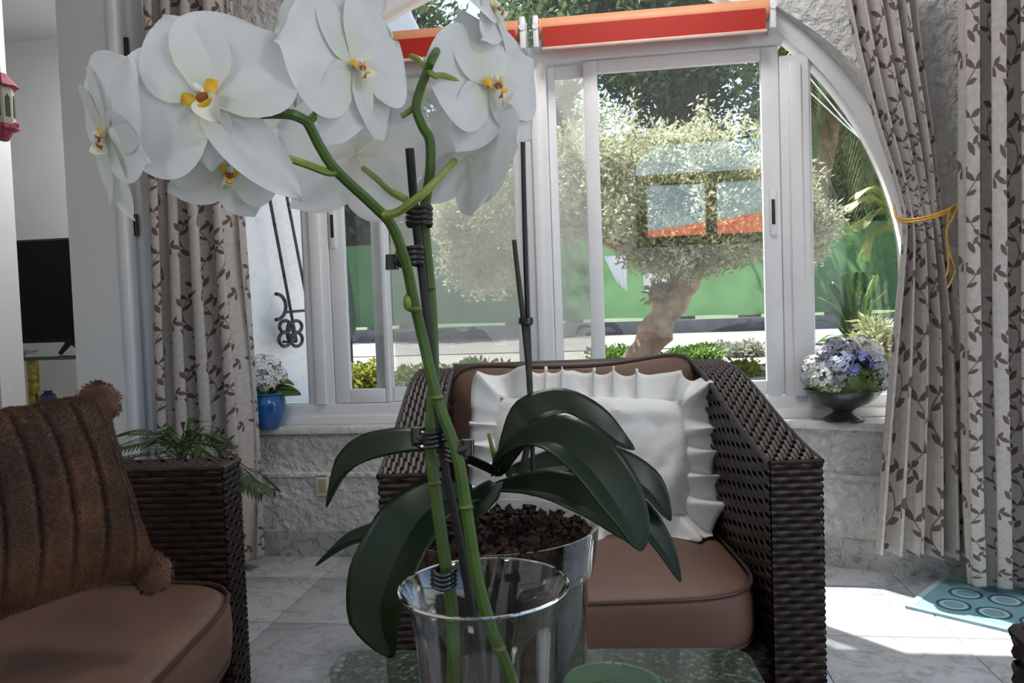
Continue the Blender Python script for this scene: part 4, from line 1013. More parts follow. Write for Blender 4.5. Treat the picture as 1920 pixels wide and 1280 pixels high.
kinds = [((1540, 706), 'white', 'f', 20), ((1556, 722), 'green', 'r', 22), ((1529, 712), 'green', 'r', 13), ((1597, 695), 'blue', 'd', 20), ((1612, 678), 'blue', 'f', 19), ((1626, 680), 'blue', 'd', 17), ((1590, 658), 'grey', 'f', 19), ((1566, 652), 'grey', 'f', 19), ((1547, 664), 'grey', 'f', 16), ((1614, 650), 'white', 'f', 20), ((1634, 660), 'white', 'f', 20), ((1642, 684), 'pale', 'f', 20), ((1630, 712), 'green', 'r', 20), ((1570, 684), 'pale', 'f', 18), ((1528, 686), 'white', 'f', 20), ((1582, 672), 'pale', 'f', 16), ((1648, 705), 'pale', 'f', 15), ((1600, 716), 'blue', 'd', 18), ((1612, 708), 'leaf', 'f', 16), ((1574, 712), 'grey', 'f', 16)]
for i, ((px, py), kd, sh, r) in enumerate(kinds):
    off = math.sqrt(max(0, 1 - ((px - 1582)/72)**2 - ((py - 705)/72)**2))
    c = P(px, py, bd - off*48*s_); b = MB(); n = (c - cen).normalized(); R = r*s_
    if sh == 'f': florets(b, c, R, 60, R*.34, i, hemi=-.6)
    elif sh == 'r': rose(b, c, R, n, i)
    else: daisy(b, c, R*1.1, n, i)
    b.build('flower', FM[kd], bowl, smooth=False)
b = MB()
for i in range(34):                                   # back of the dome
    a = rr.uniform(0, PI); z = rr.uniform(.1, 1); q = math.sqrt(1 - z*z); b2 = cen + Vector((q*math.cos(a)*66*s_, q*math.sin(a)*66*s_, z*55*s_ - 10*s_)); florets(b, b2, 15*s_, 26, 6*s_, i + 80, hemi=-.6)
b.build('flower', FM['pale'], bowl, smooth=False)
b = MB(); b.sphere(cen + Vector((0, 0, 4*s_)), (58*s_, 58*s_, 48*s_), 20, 12); b.build('foliage_core', FM['leaf'], bowl)
b = MB()
for i in range(60):
    a = rr.uniform(0, 2*PI); e = rr.uniform(-.1, .9); d = Vector((math.cos(a)*math.cos(e), math.sin(a)*math.cos(e), math.sin(e))); p = cen + d*58*s_; s = d.orthogonal().normalized(); L = rr.uniform(14, 26)*s_
    b.add([p, p + d*L*.5 + s*4*s_, p + d*L, p + d*L*.5 - s*4*s_], [(0,1,2,3)])
b.build('leaves', FM['leaf'], bowl, smooth=False)
# blue pot with white blossom on the left of the sill
bp = FL(500, 801, SILL + .001); bd = (bp - EYE).dot(CF); s_ = bd / F
bpot = thing('blue_flower_pot', 'glossy blue pot with white blossoms on the sill by the left curtain', 'flower pot', (bp.x, bp.y, SILL))
MB().lathe([(0, zb), (24*s_, zb), (27*s_, zb + 3*s_), (34*s_, zb + 24*s_), (38*s_, zb + 42*s_), (36*s_, zb + 54*s_), (33*s_, zb + 60*s_), (36*s_, zb + 63*s_), (34*s_, zb + 65*s_), (30*s_, zb + 60*s_), (0, zb + 50*s_)], (bp.x, bp.y, 0), 40).build('pot', simple('blue_glaze', (.012,.10,.30), .14, var=.15, coat=.5), bpot)
b = MB(); b.lathe([(0, zb + 58*s_), (31*s_, zb + 58*s_)], (bp.x, bp.y, 0), 24); b.build('soil', BARK, bpot)
for i, (px, py, r) in enumerate(((488, 705, 26), (505, 692, 24), (518, 706, 20), (478, 690, 20), (500, 718, 18), (490, 680, 16))):
    b = MB(); florets(b, P(px, py, bd + (i % 3 - 1)*.02), r*s_, 90, r*s_*.30, i + 50, hemi=-.7); b.build('blossom', FM['white'], bpot, smooth=False)
PL = leafmat('pot_leaf', (.07,.13,.03), (.15,.24,.07))
for pts, wd in ((((505, 745, bd), (520, 738, bd-.01), (545, 735, bd-.01), (565, 740, bd-.01)), 14), (((500, 742, bd), (515, 722, bd), (535, 715, bd), (552, 722, bd)), 8), (((498, 742, bd), (520, 726, bd+.01), (540, 726, bd), (556, 730, bd)), 6), (((495, 745, bd), (480, 730, bd-.02), (470, 725, bd-.03)), 9)):
    cleaf(bpot, pts, [.003, wd*s_, wd*s_, wd*.7*s_, .001], Vector((0, -.8, 1)), .1, 16, PL)
for px in (492, 500, 508): stemtube(bpot, [(500, 745, bd), (px, 715, bd)], .003, .002, 'stem', PEDI, 6)

# ------------------------------------------------------------------ parlour palm behind the sofa
def frond(parent, pts, nleaf, L, wd, mat, name='frond', droop=.4, up=(0,0,1), vang=.9):
    pp = spline(pts, nleaf*2); b = MB(); k = len(pp); upv = Vector(up)
    b.tube(pp, [lerp(.004, .0012, i/(k-1))*(L/.15)**.5 for i in range(k)], 5)
    for i in range(2, nleaf*2):
        v = i/(nleaf*2); t = (pp[min(i+1, k-1)] - pp[i-1]).normalized(); s = t.cross(upv); s = s.normalized() if s.length > 1e-3 else CR
        ll = L * (math.sin(PI*min(1, v*.85 + .12))**.6)
        for sg in (-1, 1):
            d = (t*math.cos(vang) + s*sg*math.sin(vang)).normalized(); q = d.cross(upv); q = q.normalized() if q.length > 1e-3 else s
            p0 = pp[i]; p1 = p0 + d*ll*.5 + upv*ll*.06; p2 = p0 + d*ll - upv*ll*droop*.4
            b.add([p0, p1 + q*wd, p2, p1 - q*wd], [(0,1,2,3)])
    return b.build(name, mat, parent, smooth=False)
PALM = leafmat('palm_leaf', (.035,.075,.02), (.085,.15,.045))
pbase = Vector((-1.30, 2.12, 0))
pt = thing('parlour_palm', 'potted parlour palm with feathery fronds standing behind the wicker sofa', 'palm', pbase)
MB().lathe([(0, .0), (.11, .0), (.14, .24), (.15, .25), (.135, .25), (.10, .02), (0, .02)], pbase, 28).build('pot', simple('terracotta', (.35,.15,.08), .7), pt)
MB().lathe([(0, .22), (.13, .22)], pbase, 20).build('soil', BARK, pt)
pb2 = pbase + Vector((0, 0, .22))
for (a, bb, c) in (((330, 840, 2.15), (270, 815, 2.2), (232, 815, 2.2)), ((340, 830, 2.1), (380, 815, 2.15), (420, 830, 2.2)), ((360, 860, 2.05), (440, 880, 2.0), (512, 918, 2.0)), ((340, 845, 2.15), (300, 850, 2.3), (225, 860, 2.3)), ((350, 850, 2.1), (420, 870, 2.1), (490, 925, 2.1)), ((345, 850, 2.2), (360, 830, 2.35), (400, 838, 2.4)), ((350, 870, 2.1), (300, 830, 2.05), (228, 838, 1.98))):
    frond(pt, [pb2, P(*a), P(*bb), P(*c)], 14, .11, .006, PALM)

# ================================================================== SIDE ROOM
b = MB(); YT = 4.5
b.box((-5.2, YT, 0), (ROOM_X0 - .18, YT + .199, CEIL)); struct(b.build('wall_side_room_far', PLASTER, smooth=False))
b = MB(); b.box((-5.4, -3, 0), (-5.2, YT + .2, CEIL)); struct(b.build('wall_side_room_left', PLASTER, smooth=False))
b = MB(); b.box((-5.2, -3.1, 0), (ROOM_X0 - .2, -2.9, CEIL)); struct(b.build('wall_side_room_back', PLASTER, smooth=False))
xe = WY(10, 600, 3.25).x - .045
b = MB(); b.box((-5.2, 3.25, 0), (xe, 3.40, CEIL)); struct(b.build('wall_side_room_screen', simple('bright_white_paint', (.84,.87,.88), .6, var=.02), smooth=False))
# television
ty = 3.98
tvr = WY(152, 445, ty); tvz1 = WY(130, 445, ty).z; tvz0 = WY(130, 641, ty).z; tw = 1.08; zt_ = WY(130, 664, ty).z - .004
tv = thing('television', 'black flat-screen television on splayed feet, seen through the doorway', 'television', (tvr.x - tw/2, ty, zt_))
MB().box((tvr.x - tw, ty, tvz0), (tvr.x, ty + .05, tvz1), bev=.006).build('housing', BLACK, tv)
MB().box((tvr.x - tw + .012, ty - .003, tvz0 + .02), (tvr.x - .012, ty + .002, tvz1 - .012)).build('screen', simple('dark_screen', (.006,.006,.007), .35, spec=.2, var=.1), tv, smooth=False)
for fx in (tvr.x - .12, tvr.x - tw + .16):
    b = MB()
    for s in (-1, 1): b.tube([(fx, ty + .03, tvz0 + .01), (fx + s*.075, ty + .03 + s*.0, zt_ + .008)], [.02, .012], 6)
    b.build('foot', BLACK, tv)
TG = glassmat('dark_table_glass', (.25,.33,.30), 2.0)
tt = thing('television_stand', 'glass-topped console table on a patterned gold column under the television', 'table', (tvr.x - tw/2, ty + .06, 0))
MB().box((tvr.x - tw - .1, ty - .16, zt_ - .018), (tvr.x + .12, ty + .28, zt_ - .001), bev=.003).build('glass_top', TG, tt)
GOLDM = simple('patterned_gold', (.50,.40,.10), .3, .7, var=.7, scale=45)
cx_ = WY(50, 700, ty).x
for x in (cx_, cx_ - .75): MB().lathe([(0, 0), (.10, 0), (.10, .02), (.032, .03), (.03, zt_ - .03), (.045, zt_ - .02), (0, zt_ - .019)], (x, ty + .05, 0), 20).build('column', GOLDM, tt)
MB().box((cx_ - .8, ty - .08, zt_ - .30), (cx_ + .16, ty + .2, zt_ - .288), bev=.002).build('shelf', TG, tt)
c = WY(27, 662, ty - .02); t = MB().box((c.x - .045, ty - .06, zt_ - .0005), (c.x + .045, ty + .02, zt_ + .022), bev=.008).build('set_top_box', BLACK); tag(t, 'small black box on the glass console beside the television foot', 'box')
c = WY(62, 655, ty - .02); t = MB().lathe([(0, zt_), (.026, zt_), (.032, zt_ + .03), (.055, zt_ + .035), (.05, zt_ + .03), (0, zt_ + .012)], (c.x, ty - .05, 0), 20).build('glass_dish', CLEAR); tag(t, 'small clear glass dish on the console below the television', 'dish')
c = WY(85, 735, ty); t = thing('blue_vase', 'small blue ceramic vase on the lower shelf of the console', 'vase', (c.x, ty + .02, zt_ - .287))
MB().lathe([(0, 0), (.03, 0), (.045, .03), (.04, .06), (.02, .075), (.026, .085), (.018, .083), (0, .07)], (c.x, ty + .02, zt_ - .287), 20).build('body', simple('cobalt_glaze', (.06,.08,.26), .2, var=.4, scale=60), t)
c = WY(125, 690, ty); t = MB().tube(spline([(c.x, ty + .3, zt_ + .1), (c.x + .004, ty + .31, zt_ - .1), (c.x - .012, ty + .31, zt_ - .2), (c.x + .006, ty + .31, zt_ - .35), (c.x, ty + .31, .05)], 20), .004, 6).build('power_cable', simple('grey_cable', (.25,.25,.26), .5)); tag(t, 'grey power cable dangling behind the television console', 'cable')
# hanging bird-house lantern
c = WY(4, 200, 3.1); s_ = 3.1 / F * 1.05
lt = thing('hanging_lantern', 'ornamental bird-house lantern with pink roof hanging at the left edge', 'lantern', c)
PINK = simple('pink_roof', (.42,.07,.13), .6, var=.35, scale=60); CREAM = simple('cream_lantern', (.66,.64,.58), .6, var=.12, scale=40); GRN = simple('dark_green_inset', (.05,.09,.05), .6)
b = MB(); b.lathe([(0, 66*s_), (10*s_, 64*s_), (22*s_, 50*s_), (32*s_, 38*s_), (26*s_, 36*s_), (0, 36*s_)], c, 8); b.build('roof', PINK, lt, smooth=False)
b = MB(); b.lathe([(0, 36*s_), (20*s_, 36*s_), (22*s_, 20*s_), (22*s_, -26*s_), (20*s_, -36*s_), (0, -36*s_)], c, 8); b.build('body', CREAM, lt, smooth=False)
for k in range(8):
    a = 2*PI*(k + .5)/8; d = Vector((math.cos(a), math.sin(a), 0)); q = c + d*20.8*s_; s = Vector((-d.y, d.x, 0))
    b = MB(); b.add([q - s*4*s_ - Vector((0,0,22*s_)), q + s*4*s_ - Vector((0,0,22*s_)), q + s*4*s_ + Vector((0,0,14*s_)), q + Vector((0,0,22*s_)), q - s*4*s_ + Vector((0,0,14*s_))], [(0,1,2,3,4)]); thick(b.build('window_inset', GRN, lt, smooth=False), .006)
b = MB(); b.lathe([(0, -36*s_), (27*s_, -36*s_), (28*s_, -44*s_), (16*s_, -50*s_), (8*s_, -66*s_), (0, -68*s_)], c, 8); b.build('base', PINK, lt, smooth=False)
b = MB(); rr = random.Random(4)
for k in range(26): a = rr.uniform(0, 2*PI); b.sphere(c + Vector((math.cos(a)*24*s_, math.sin(a)*24*s_, rr.choice((-36, 38))*s_)), rr.uniform(3, 6)*s_, 6, 5)
b.build('blossom_trim', PINK, lt)
MB().tube([c + Vector((0, 0, 64*s_)), Vector((c.x, c.y, CEIL))], .003, 6).build('cord', GOLD, lt)

# ================================================================== OUTDOORS
GZ = .40
GRAVEL = simple('garden_gravel', (.30,.27,.24), .95, var=.35, scale=14, bump=.6, bscale=40)
b = MB(); b.grid(lambda u, v: (lerp(-30, 30, u), lerp(3.1, 15.4, v), GZ), 40, 10); struct(b.build('ground_garden', GRAVEL))
b = MB(); b.box((-60, -70, -.35), (60, 3.11, -.15)); struct(b.build('ground_front', simple('front_paving', (.40,.37,.33), .9, var=.15), smooth=False))
b = MB(); b.grid(lambda u, v: (lerp(-60, 60, u), lerp(15.3, 80, v), GZ - .2 + 3*v*v), 10, 10); struct(b.build('ground_far', simple('far_grass', (.06,.10,.03), .95, var=.3, scale=1)))
b = MB(); b.box((-14, 9.6, GZ), (16, 14.6, GZ + .012)); struct(b.build('ground_path', simple('pale_path', (.21,.195,.18), .9, var=.2, scale=3, bump=.3), smooth=False))
b = MB(); b.box((-16, 14.7, GZ), (20, 15.3, GZ + .24), bev=.02); struct(b.build('trim_kerb', simple('grey_kerb', (.17,.15,.15), .9, var=.25, scale=6, bump=.4)))
# green windbreak fence
fn_ = thing('windbreak_fence', 'long fence covered in green windbreak cloth across the garden', 'fence', (0, 15.2, GZ + .24))
GREEN = leafmat('green_windbreak_cloth', (.105,.235,.095), (.145,.300,.125), 1.5, .5, .8, .2)
z0_, z1_ = GZ + .29, 2.36
for i in range(13):
    x0 = -14 + 2.5*i; ph = random.uniform(0, 6)
    b = MB(); b.grid(lambda u, v: (x0 + 2.46*u, 15.15 + .02*math.sin(7*u + ph) + .015*math.sin(9*v), lerp(z0_ + .02*abs(math.sin(5*u + ph)), z1_ - .015*abs(math.sin(PI*u)), v)), 12, 6); b.build('cloth_panel', GREEN, fn_)
    MB().tube([(x0 - .02, 15.22, GZ + .2), (x0 - .02, 15.22, z1_ + .08)], .03, 8).build('post', simple('green_post', (.03,.09,.05), .6), fn_)
# white cloths hung over the fence
for i, (x0p, x1p, yt, yb) in enumerate(((1132, 1176, 480, 548), (1206, 1262, 505, 548))):
    a_, b_ = WY(x0p, yt, 15.05), WY(x1p, yb, 15.05)
    b = MB(); b.grid(lambda u, v: (lerp(a_.x, b_.x, u*(1 if i else 1) if True else 0) * 1.0 + (.0 if i else (1-u)*.25*v), 15.06 + .05*math.sin(9*u), lerp(a_.z, b_.z, v*(1 - (.0 if i else .25*(1-u))))), 12, 10)
    t = thick(b.build('hung_cloth', WHITECLOTH), .01)
    tag(t, ('white towel draped on the green fence, left of the olive trunk', 'white sheet low on the green fence behind the olive trunk')[i], 'cloth', 'cloths on the fence')
# leaf clouds
def leafcloud(b, c, r, n, L, w, seed, shell=.5, mi=0):
    rr = random.Random(seed); c = Vector(c)
    for i in range(n):
        z = rr.uniform(-1, 1); a = rr.uniform(0, 2*PI); q = math.sqrt(1 - z*z); k = rr.uniform(shell, 1.06)
        nd = Vector((q*math.cos(a), q*math.sin(a), z)); p = c + Vector((nd.x*r[0], nd.y*r[1], nd.z*r[2]))*k
        d = (nd*.6 + Vector((rr.uniform(-1, 1), rr.uniform(-1, 1), rr.uniform(-.6, 1)))).normalized(); s = d.cross(Vector((rr.uniform(-1, 1), rr.uniform(-1, 1), rr.uniform(-1, 1))))
        if s.length < 1e-3: continue
        s.normalize(); ll = L*rr.uniform(.6, 1.3); k0 = len(b.v)
        b.v += [p, p + d*ll*.45 + s*w, p + d*ll, p + d*ll*.45 - s*w]; b.f.append((k0, k0+1, k0+2, k0+3)); b.m.append(mi)
OLIVE = leafmat('olive_leaf', (.28,.29,.15), (.58,.58,.40), 5, .35)
TRUNK = simple('olive_bark', (.32,.225,.16), .9, var=.45, scale=9, bump=1.0, bscale=30)
od = 6.5
ot = thing('olive_tree', 'clipped olive tree with a leaning trunk and wide pale crown outside the window', 'tree', P(1190, 712, od))
b = MB(); tp = spline([P(1180, 720, od), P(1205, 670, od), P(1238, 600, od), P(1275, 540, od), P(1300, 490, od), P(1310, 420, od)], 24)
b.tube(tp, [lerp(.155, .10, i/24) + .018*math.sin(i*1.7) for i in range(25)], 14)
b.v = [p + Vector((noise.noise(p*7), noise.noise(p*7 + Vector((5,0,0))), 0))*.035 for p in b.v]; b.build('trunk', TRUNK, ot)
b = MB(); b.tube(spline([P(1242, 600, od), P(1232, 555, od-.05), P(1236, 535, od-.08)], 8), [.09, .08, .075, .07, .068, .066, .064, .06, .055], 10); b.v = [p + Vector((noise.noise(p*9), noise.noise(p*9 + Vector((5,0,0))), 0))*.03 for p in b.v]; b.build('branch_stub', TRUNK, ot)
for q in (((1290, 500), (1200, 430), (1120, 380)), ((1300, 480), (1380, 420), (1440, 360)), ((1300, 450), (1300, 370), (1290, 300)), ((1285, 510), (1100, 440), (950, 400))):
    b = MB(); b.tube(spline([P(x, y, od + .1*i) for i, (x, y) in enumerate(q)], 12), [lerp(.07, .02, i/12) for i in range(13)], 8); b.build('branch', TRUNK, ot)
b = MB(); rr = random.Random(12)
for i in range(120):                                    # many small clumps make the crown
    px = rr.uniform(850, 1530); e = ((px - 1200)/350)
    ytop = 225 + 130*abs(e)**2.2; ybot = (505 if px > 1190 else 470) + (90 if px < 1000 else 0); py = rr.uniform(ytop + 25, ybot - 30)
    leafcloud(b, P(px, py, od + rr.uniform(-.75, .75)*math.sqrt(max(.05, 1 - e*e))), (.26, .26, .19), 430, .055, .011, 100 + i, .35)
for i in range(26):                                    # low skirt hiding the forks
    px = rr.uniform(1190, 1440); leafcloud(b, P(px, rr.uniform(440, 500), od - rr.uniform(.15, .5)), (.24, .22, .13), 380, .055, .011, 700 + i, .3)
for i in range(26):                                    # upright shoots on top
    px = rr.uniform(1050, 1430); e = (px - 1200)/350; p = P(px, 235 + 110*abs(e)**2, od + rr.uniform(-.3, .3))
    hh = rr.uniform(.12, .32)
    for k in range(9): leafcloud(b, p + Vector((rr.uniform(-.01, .01), 0, hh*k/9)), (.03, .03, .02), 3, .05, .011, 900 + i*9 + k)
stuff(b.build('foliage', OLIVE, ot, smooth=False))
b = MB(); leafcloud(b, P(1233, 548, od-.1), (.10, .1, .10), 110, .07, .014, 55, .2); stuff(b.build('sucker_shoots', leafmat('grey_shoot', (.16,.18,.12), (.30,.32,.22)), ot, smooth=False))
# far trees
def bigtree(name, label, px, py, rpx, d, n, L, w, seed, mat, trunk=True, group='tall trees behind the fence', flat=.8):
    c = P(px, py, d); R = rpx*d/F
    t = thing(name, label, 'tree', (c.x, c.y, GZ), group=group); b = MB(); rr = random.Random(seed)
    for i in range(26):
        a, z = rr.uniform(0, 2*PI), rr.uniform(-1, 1); q = math.sqrt(1 - z*z)*rr.uniform(.3, .85)
        leafcloud(b, c + Vector((math.cos(a)*q*R, math.sin(a)*q*R, z*R*flat*.85)), (R*.36, R*.36, R*.26), n//26, L, w, seed*50 + i, .3)
    stuff(b.build('foliage', mat, t, smooth=False))
    b = MB(); b.tube([(c.x, c.y, GZ), (c.x + .1, c.y, c.z*.5), (c.x, c.y, c.z + R*.4)], [.28, .22, .08], 10); b.build('trunk', TRUNK, t)
    for k in range(5):
        a = k*1.26; MB().tube([(c.x, c.y, c.z - R*.3), (c.x + math.cos(a)*R*.5, c.y + math.sin(a)*R*.5, c.z + R*.1)], [.1, .03], 6).build('branch', TRUNK, t)
DG1 = leafmat('dark_conifer', (.030,.055,.022), (.085,.135,.050), 1.2, .3); DG2 = leafmat('mid_green_foliage', (.050,.090,.035), (.140,.190,.075), 1.2, .35)
DG3 = leafmat('light_green_foliage', (.09,.15,.06), (.22,.29,.12), 1.2, .45)
bigtree('cedar_tree', 'dark cedar standing straight behind the olive crown', 1270, 70, 250, 20, 15000, .26, .05, 1, DG1)
bigtree('cedar_tree', 'dark green cedar behind the upper middle of the arched window', 1060, 110, 250, 22, 18000, .26, .05, 2, DG2)
bigtree('cedar_tree', 'dark tree above the fence at the left sliding window', 690, 200, 240, 19, 14000, .24, .05, 3, DG1)
bigtree('broadleaf_tree', 'green broadleaf tree behind the right arched pane', 1560, 90, 260, 17, 14000, .20, .06, 4, DG3)
bigtree('broadleaf_tree', 'broad green tree beyond the right curtain', 1820, 150, 260, 18, 9000, .22, .06, 5, DG1)
for i, (px, py, rp, d, lb) in enumerate(((560, 400, 150, 18, 'dense hedge tree above the fence behind the white wall'), (760, 400, 140, 18.5, 'dense hedge tree above the fence behind the orchid stems'), (960, 400, 140, 18, 'dense hedge tree above the fence left of the olive crown'), (1400, 420, 130, 18, 'dense hedge tree above the fence under the right end of the olive crown'), (1600, 400, 140, 17.5, 'dense hedge tree above the fence behind the right arched pane'), (1760, 400, 140, 18, 'dense hedge tree above the fence behind the right curtain'))):
    bigtree('hedge_tree', lb, px, py, rp, d, 7000, .24, .06, 20 + i, (DG1, DG2)[i % 2] if i < 4 else DG3)
# drooping palm seen through the right pane
pd = 9.0; pcn = P(1575, 150, pd)
PLM = leafmat('garden_palm_leaf', (.11,.16,.065), (.28,.33,.16), 2, .45)
gp = thing('garden_palm', 'palm with long drooping fronds seen through the right arched pane', 'palm', (pcn.x, pcn.y, GZ))
MB().tube([(pcn.x - .5, pcn.y + .3, GZ), (pcn.x - .35, pcn.y + .2, 1.6), (pcn.x, pcn.y, pcn.z)], [.13, .11, .10], 12).build('trunk', TRUNK, gp)
rr = random.Random(17)
for i in range(60):
    a = rr.uniform(0, 2*PI); r = rr.uniform(.3, .95); dz = rr.uniform(-1.9, -.7)
    frond(gp, [pcn, pcn + Vector((math.cos(a)*r*.45, math.sin(a)*r*.45, rr.uniform(.15, .4))), pcn + Vector((math.cos(a)*r*.9, math.sin(a)*r*.9, -.2)), pcn + Vector((math.cos(a)*r*1.05, math.sin(a)*r*1.05, dz))], 24, .34, .012, PLM, droop=1.4, vang=.6)
BRT = leafmat('bright_frond', (.20,.26,.05), (.36,.40,.12), 2, .4)
gq = P(1690, 430, 8); t = thing('young_palm', 'small bright yellow-green palm beside the fence, by the right curtain', 'palm', (gq.x, gq.y, GZ))
MB().tube([(gq.x, gq.y, GZ), P(1690, 440, 8)], [.05, .035], 8).build('stem', TRUNK, t)
for q in (((1690, 430), (1640, 378), (1590, 385)), ((1690, 430), (1650, 365), (1610, 362)), ((1690, 430), (1660, 400), (1605, 420)), ((1690, 430), (1700, 370), (1740, 380)), ((1690, 430), (1650, 430), (1620, 470))):
    frond(t, [P(x, y, 8) for x, y in q], 16, .26, .010, BRT, droop=1.0, vang=.6)
# sago cycad
cd = 5.2; cq = P(1605, 655, cd)
cy = thing('sago_cycad', 'sago cycad with a rosette of stiff green fronds outside the right pane', 'cycad', (cq.x, cq.y, GZ))
MB().tube([(cq.x, cq.y, GZ), (cq.x, cq.y, cq.z + .05)], [.13, .11], 12).build('stem', TRUNK, cy)
CYC = leafmat('cycad_leaf', (.045,.115,.03), (.14,.24,.06), 3, .35)
for q in ((1538, 560, 0), (1560, 532, .1), (1583, 516, -.05), (1612, 512, .1), (1638, 520, 0), (1658, 548, -.1), (1530, 600, .1), (1672, 585, .15), (1600, 525, .5), (1560, 560, .5), (1640, 560, .5), (1545, 640, -.2), (1665, 640, -.2)):
    e = P(q[0], q[1], cd + q[2]); mid = cq.lerp(e, .5) + Vector((0, 0, .06)); frond(cy, [cq, mid, e], 26, .11, .008, CYC, droop=.2, vang=.75)
# shrubs and ground plants
YEL = leafmat('yellow_green_shrub', (.12,.16,.025), (.30,.32,.06), 6, .35); GRS = leafmat('bright_ground_cover', (.05,.13,.02), (.14,.25,.045), 5, .35); SIL = leafmat('silvery_ground_cover', (.20,.22,.16), (.42,.43,.36), 6, .3)
def shrub(px, py, rx, rz, d, n, mat, seed, label, L=.05, w=.014, group='low shrubs below the window'):
    c = P(px, py, d); r = rx*d/F; z = rz*d/F; t = thing('garden_shrub', label, 'shrub', (c.x, c.y, GZ), group=group); b = MB(); rr = random.Random(seed)
    for i in range(9): leafcloud(b, c + Vector((rr.uniform(-.6, .6)*r, rr.uniform(-.5, .5)*r, rr.uniform(-.4, .35)*z)), (r*.5, r*.45, z*.6), n//9, L, w, seed*20 + i, .2)
    stuff(b.build('foliage', mat, t, smooth=False))
    MB().tube([(c.x, c.y, GZ - .02), (c.x, c.y, c.z)], [.03, .015], 6).build('stem', TRUNK, t)
shrub(680, 712, 60, 38, 5.6, 2600, YEL, 1, 'yellow-green shrub low outside the left sliding window')
shrub(790, 715, 70, 40, 5.8, 2600, YEL, 2, 'dull green shrub behind the fly screen, next to the yellow-green one')
shrub(910, 705, 70, 40, 6.2, 2200, GRS, 3, 'green shrub hidden partly by the armchair back, left of centre')
shrub(1290, 668, 62, 26, 7.4, 2600, GRS, 4, 'bright green ground cover right of the olive trunk')
shrub(1150, 668, 50, 22, 7.6, 1600, GRS, 5, 'small green ground cover left of the olive trunk')
shrub(1385, 660, 60, 26, 7.8, 2200, SIL, 6, 'silvery ground cover beside the right window frame')
shrub(1400, 700, 60, 26, 5.8, 1800, YEL, 7, 'olive-green tuft above the right arm of the armchair')
shrub(1660, 640, 60, 50, 4.6, 2200, leafmat('pale_fern', (.22,.25,.11), (.42,.45,.24), 6, .35), 8, 'pale feathery shrub behind the flower bowl', .07, .008)
# white wing of the house with wrought-iron scrollwork
WHITEX = simple('white_render', (.86,.86,.85), .8, var=.03, scale=3)
b = MB(); b.box((ROOM_X0 - .22, 3.1, -.2), (ROOM_X0 - .02, 5.0, 5.2)); b.box((-5.4, YT + .2, -.2), (ROOM_X0 - .02, 5.0, 5.2)); struct(b.build('wall_wing', WHITEX, smooth=False))
b = MB(); b.box((-5.4, -3.1, CEIL + .12), (3.0, 3.1, CEIL + .22)); b.box((-5.4, 3.1, 5.2), (ROOM_X0 + .1, 5.1, 5.3)); struct(b.build('ceiling_roof', WHITEX, smooth=False))
wg = [WY(640, 100, 5.05), WY(790, 72, 5.05), WY(757, 6, 5.05), WY(730, -60, 5.05), WY(640, -60, 5.05)]
b = MB(); b.prism([(p.x, p.z) for p in wg], 5.05, 5.3); struct(b.build('trim_roof_end', WHITEX, smooth=False))
xg = ROOM_X0 + .07
ir = thing('wrought_iron_bracket', 'black wrought-iron scroll bracket on the white wall outside the left pane', 'ironwork', Vector((xg, 4.0, 1.0)))
def WXp(px, py): return WX(px, py, xg)
for a_, b_ in (((492, 300), (556, 640)), ((515, 250), (572, 545))): MB().tube([WXp(*a_), WXp(*b_)], .009, 6).build('rod', DARKMETAL, ir)
def scroll(px, py, rx, ry, a0, a1, n=18): return [WXp(px + rx*math.cos(a0 + (a1-a0)*i/n), py + ry*math.sin(a0 + (a1-a0)*i/n)) for i in range(n + 1)]
for args in ((518, 575, 18, 24, -1.6, 1.6), (535, 612, 11, 11, 0, 6.28), (556, 612, 10, 11, 0, 6.28), (534, 636, 11, 13, 0, 6.28), (556, 636, 11, 13, 0, 6.28), (545, 622, 6, 18, 0, 6.28)):
    MB().tube(scroll(*args), .010, 6, caps=False).build('scroll', DARKMETAL, ir)
MB().tube([WXp(535, 585), WXp(572, 582)], .008, 6).build('bar', DARKMETAL, ir)
MB().tube([WXp(556, 640), WXp(556, 640) + Vector((-.08, 0, 0))], .008, 6).build('fixing', DARKMETAL, ir)
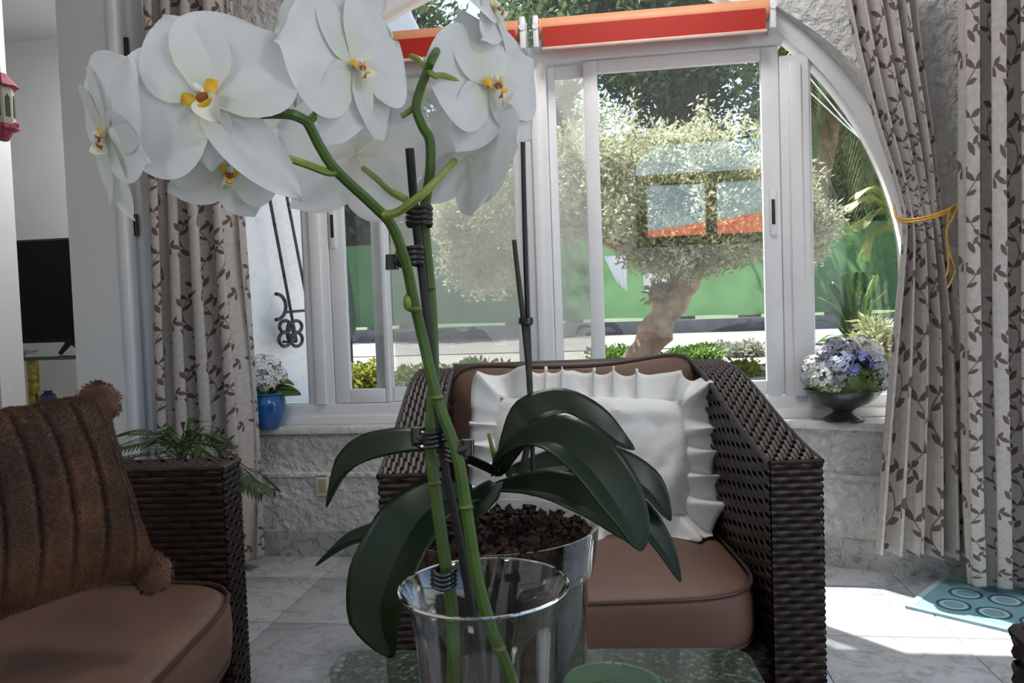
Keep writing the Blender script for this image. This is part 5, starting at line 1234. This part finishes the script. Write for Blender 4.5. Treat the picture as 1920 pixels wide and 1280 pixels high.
# closed parasol
q0, q1 = P(646, 462, 6.0), P(657, 632, 6.0)
t = thing('closed_parasol', 'dark green closed parasol hanging outside, seen beside the left sash', 'parasol', Vector((q1.x, q1.y, GZ)))
ax = (q0 - q1)
b = MB(); b.tube([q1 + ax*k for k in (0, .03, .1, .2, .4, .6, .8, 1)], [.012, .035, .05, .054, .046, .034, .022, .01], 14); b.build('canopy', simple('dark_green_canvas', (.02,.045,.04), .8, var=.3), t)
MB().tube([Vector((q1.x, q1.y, GZ)), q1 + ax*.1], .016, 8).build('pole', DARKMETAL, t); MB().lathe([(0, 0), (.2, 0), (.2, .05), (.03, .07)], (q1.x, q1.y, GZ), 20).build('base', GRAVEL, t)
# overhead cables outside the right pane
for (a_, b_), lb in ((((1505, 130), (1650, 300)), 'upper of two pale cables crossing the palm'), (((1505, 160), (1660, 300)), 'lower of two pale cables crossing the palm')):
    t = MB().tube([P(*a_, 6.5), P((a_[0]+b_[0])/2, (a_[1]+b_[1])/2 + 3, 6.5), P(*b_, 6.5), P(b_[0] + 300, b_[1] + 230, 6.5)], .006, 6).build('overhead_cable', UPVC); tag(t, lb + ' outside the right pane', 'cable', 'overhead cables')
# house across the street behind the viewer (seen mirrored in the glass)
hy = -14.0
h0, h1 = mirror_hit(1150, 470, hy), mirror_hit(1560, 400, hy)
xa, xb = min(h0.x, h1.x) - 1.5, max(h0.x, h1.x) + 3
hs = thing('neighbour_house', 'white house with a red tiled roof across the street behind the viewer', 'house', ((xa+xb)/2, hy, -.15))
zw = mirror_hit(1300, 462, hy).z; zr_ = mirror_hit(1420, 392, hy - 3).z
b = MB(); b.box((xa, hy - 6, -.15), (xb, hy, zw)); b.build('wall', simple('grey_render', (.50,.49,.47), .85, var=.05), hs, smooth=False)
b = MB(); b.add([(xa - .4, hy + .4, zw - .05), (xb + .4, hy + .4, zw - .05), (xb + .4, hy - 3, zr_ + .4), (xa - .4, hy - 3, zw + .3), (xb + .4, hy - 6.4, zw), (xa - .4, hy - 6.4, zw)], [(0,1,2,3), (3,2,4,5)]); thick(b.build('roof', simple('red_roof_tiles', (.50,.10,.05), .8, var=.3, scale=12), hs, smooth=False), .1)
b = MB(); b.box((xa - 4, hy - 9, -.15), (xa + 2.6, hy - 7, zr_ + 1.4)); b.build('tower', WHITEX, hs, smooth=False)
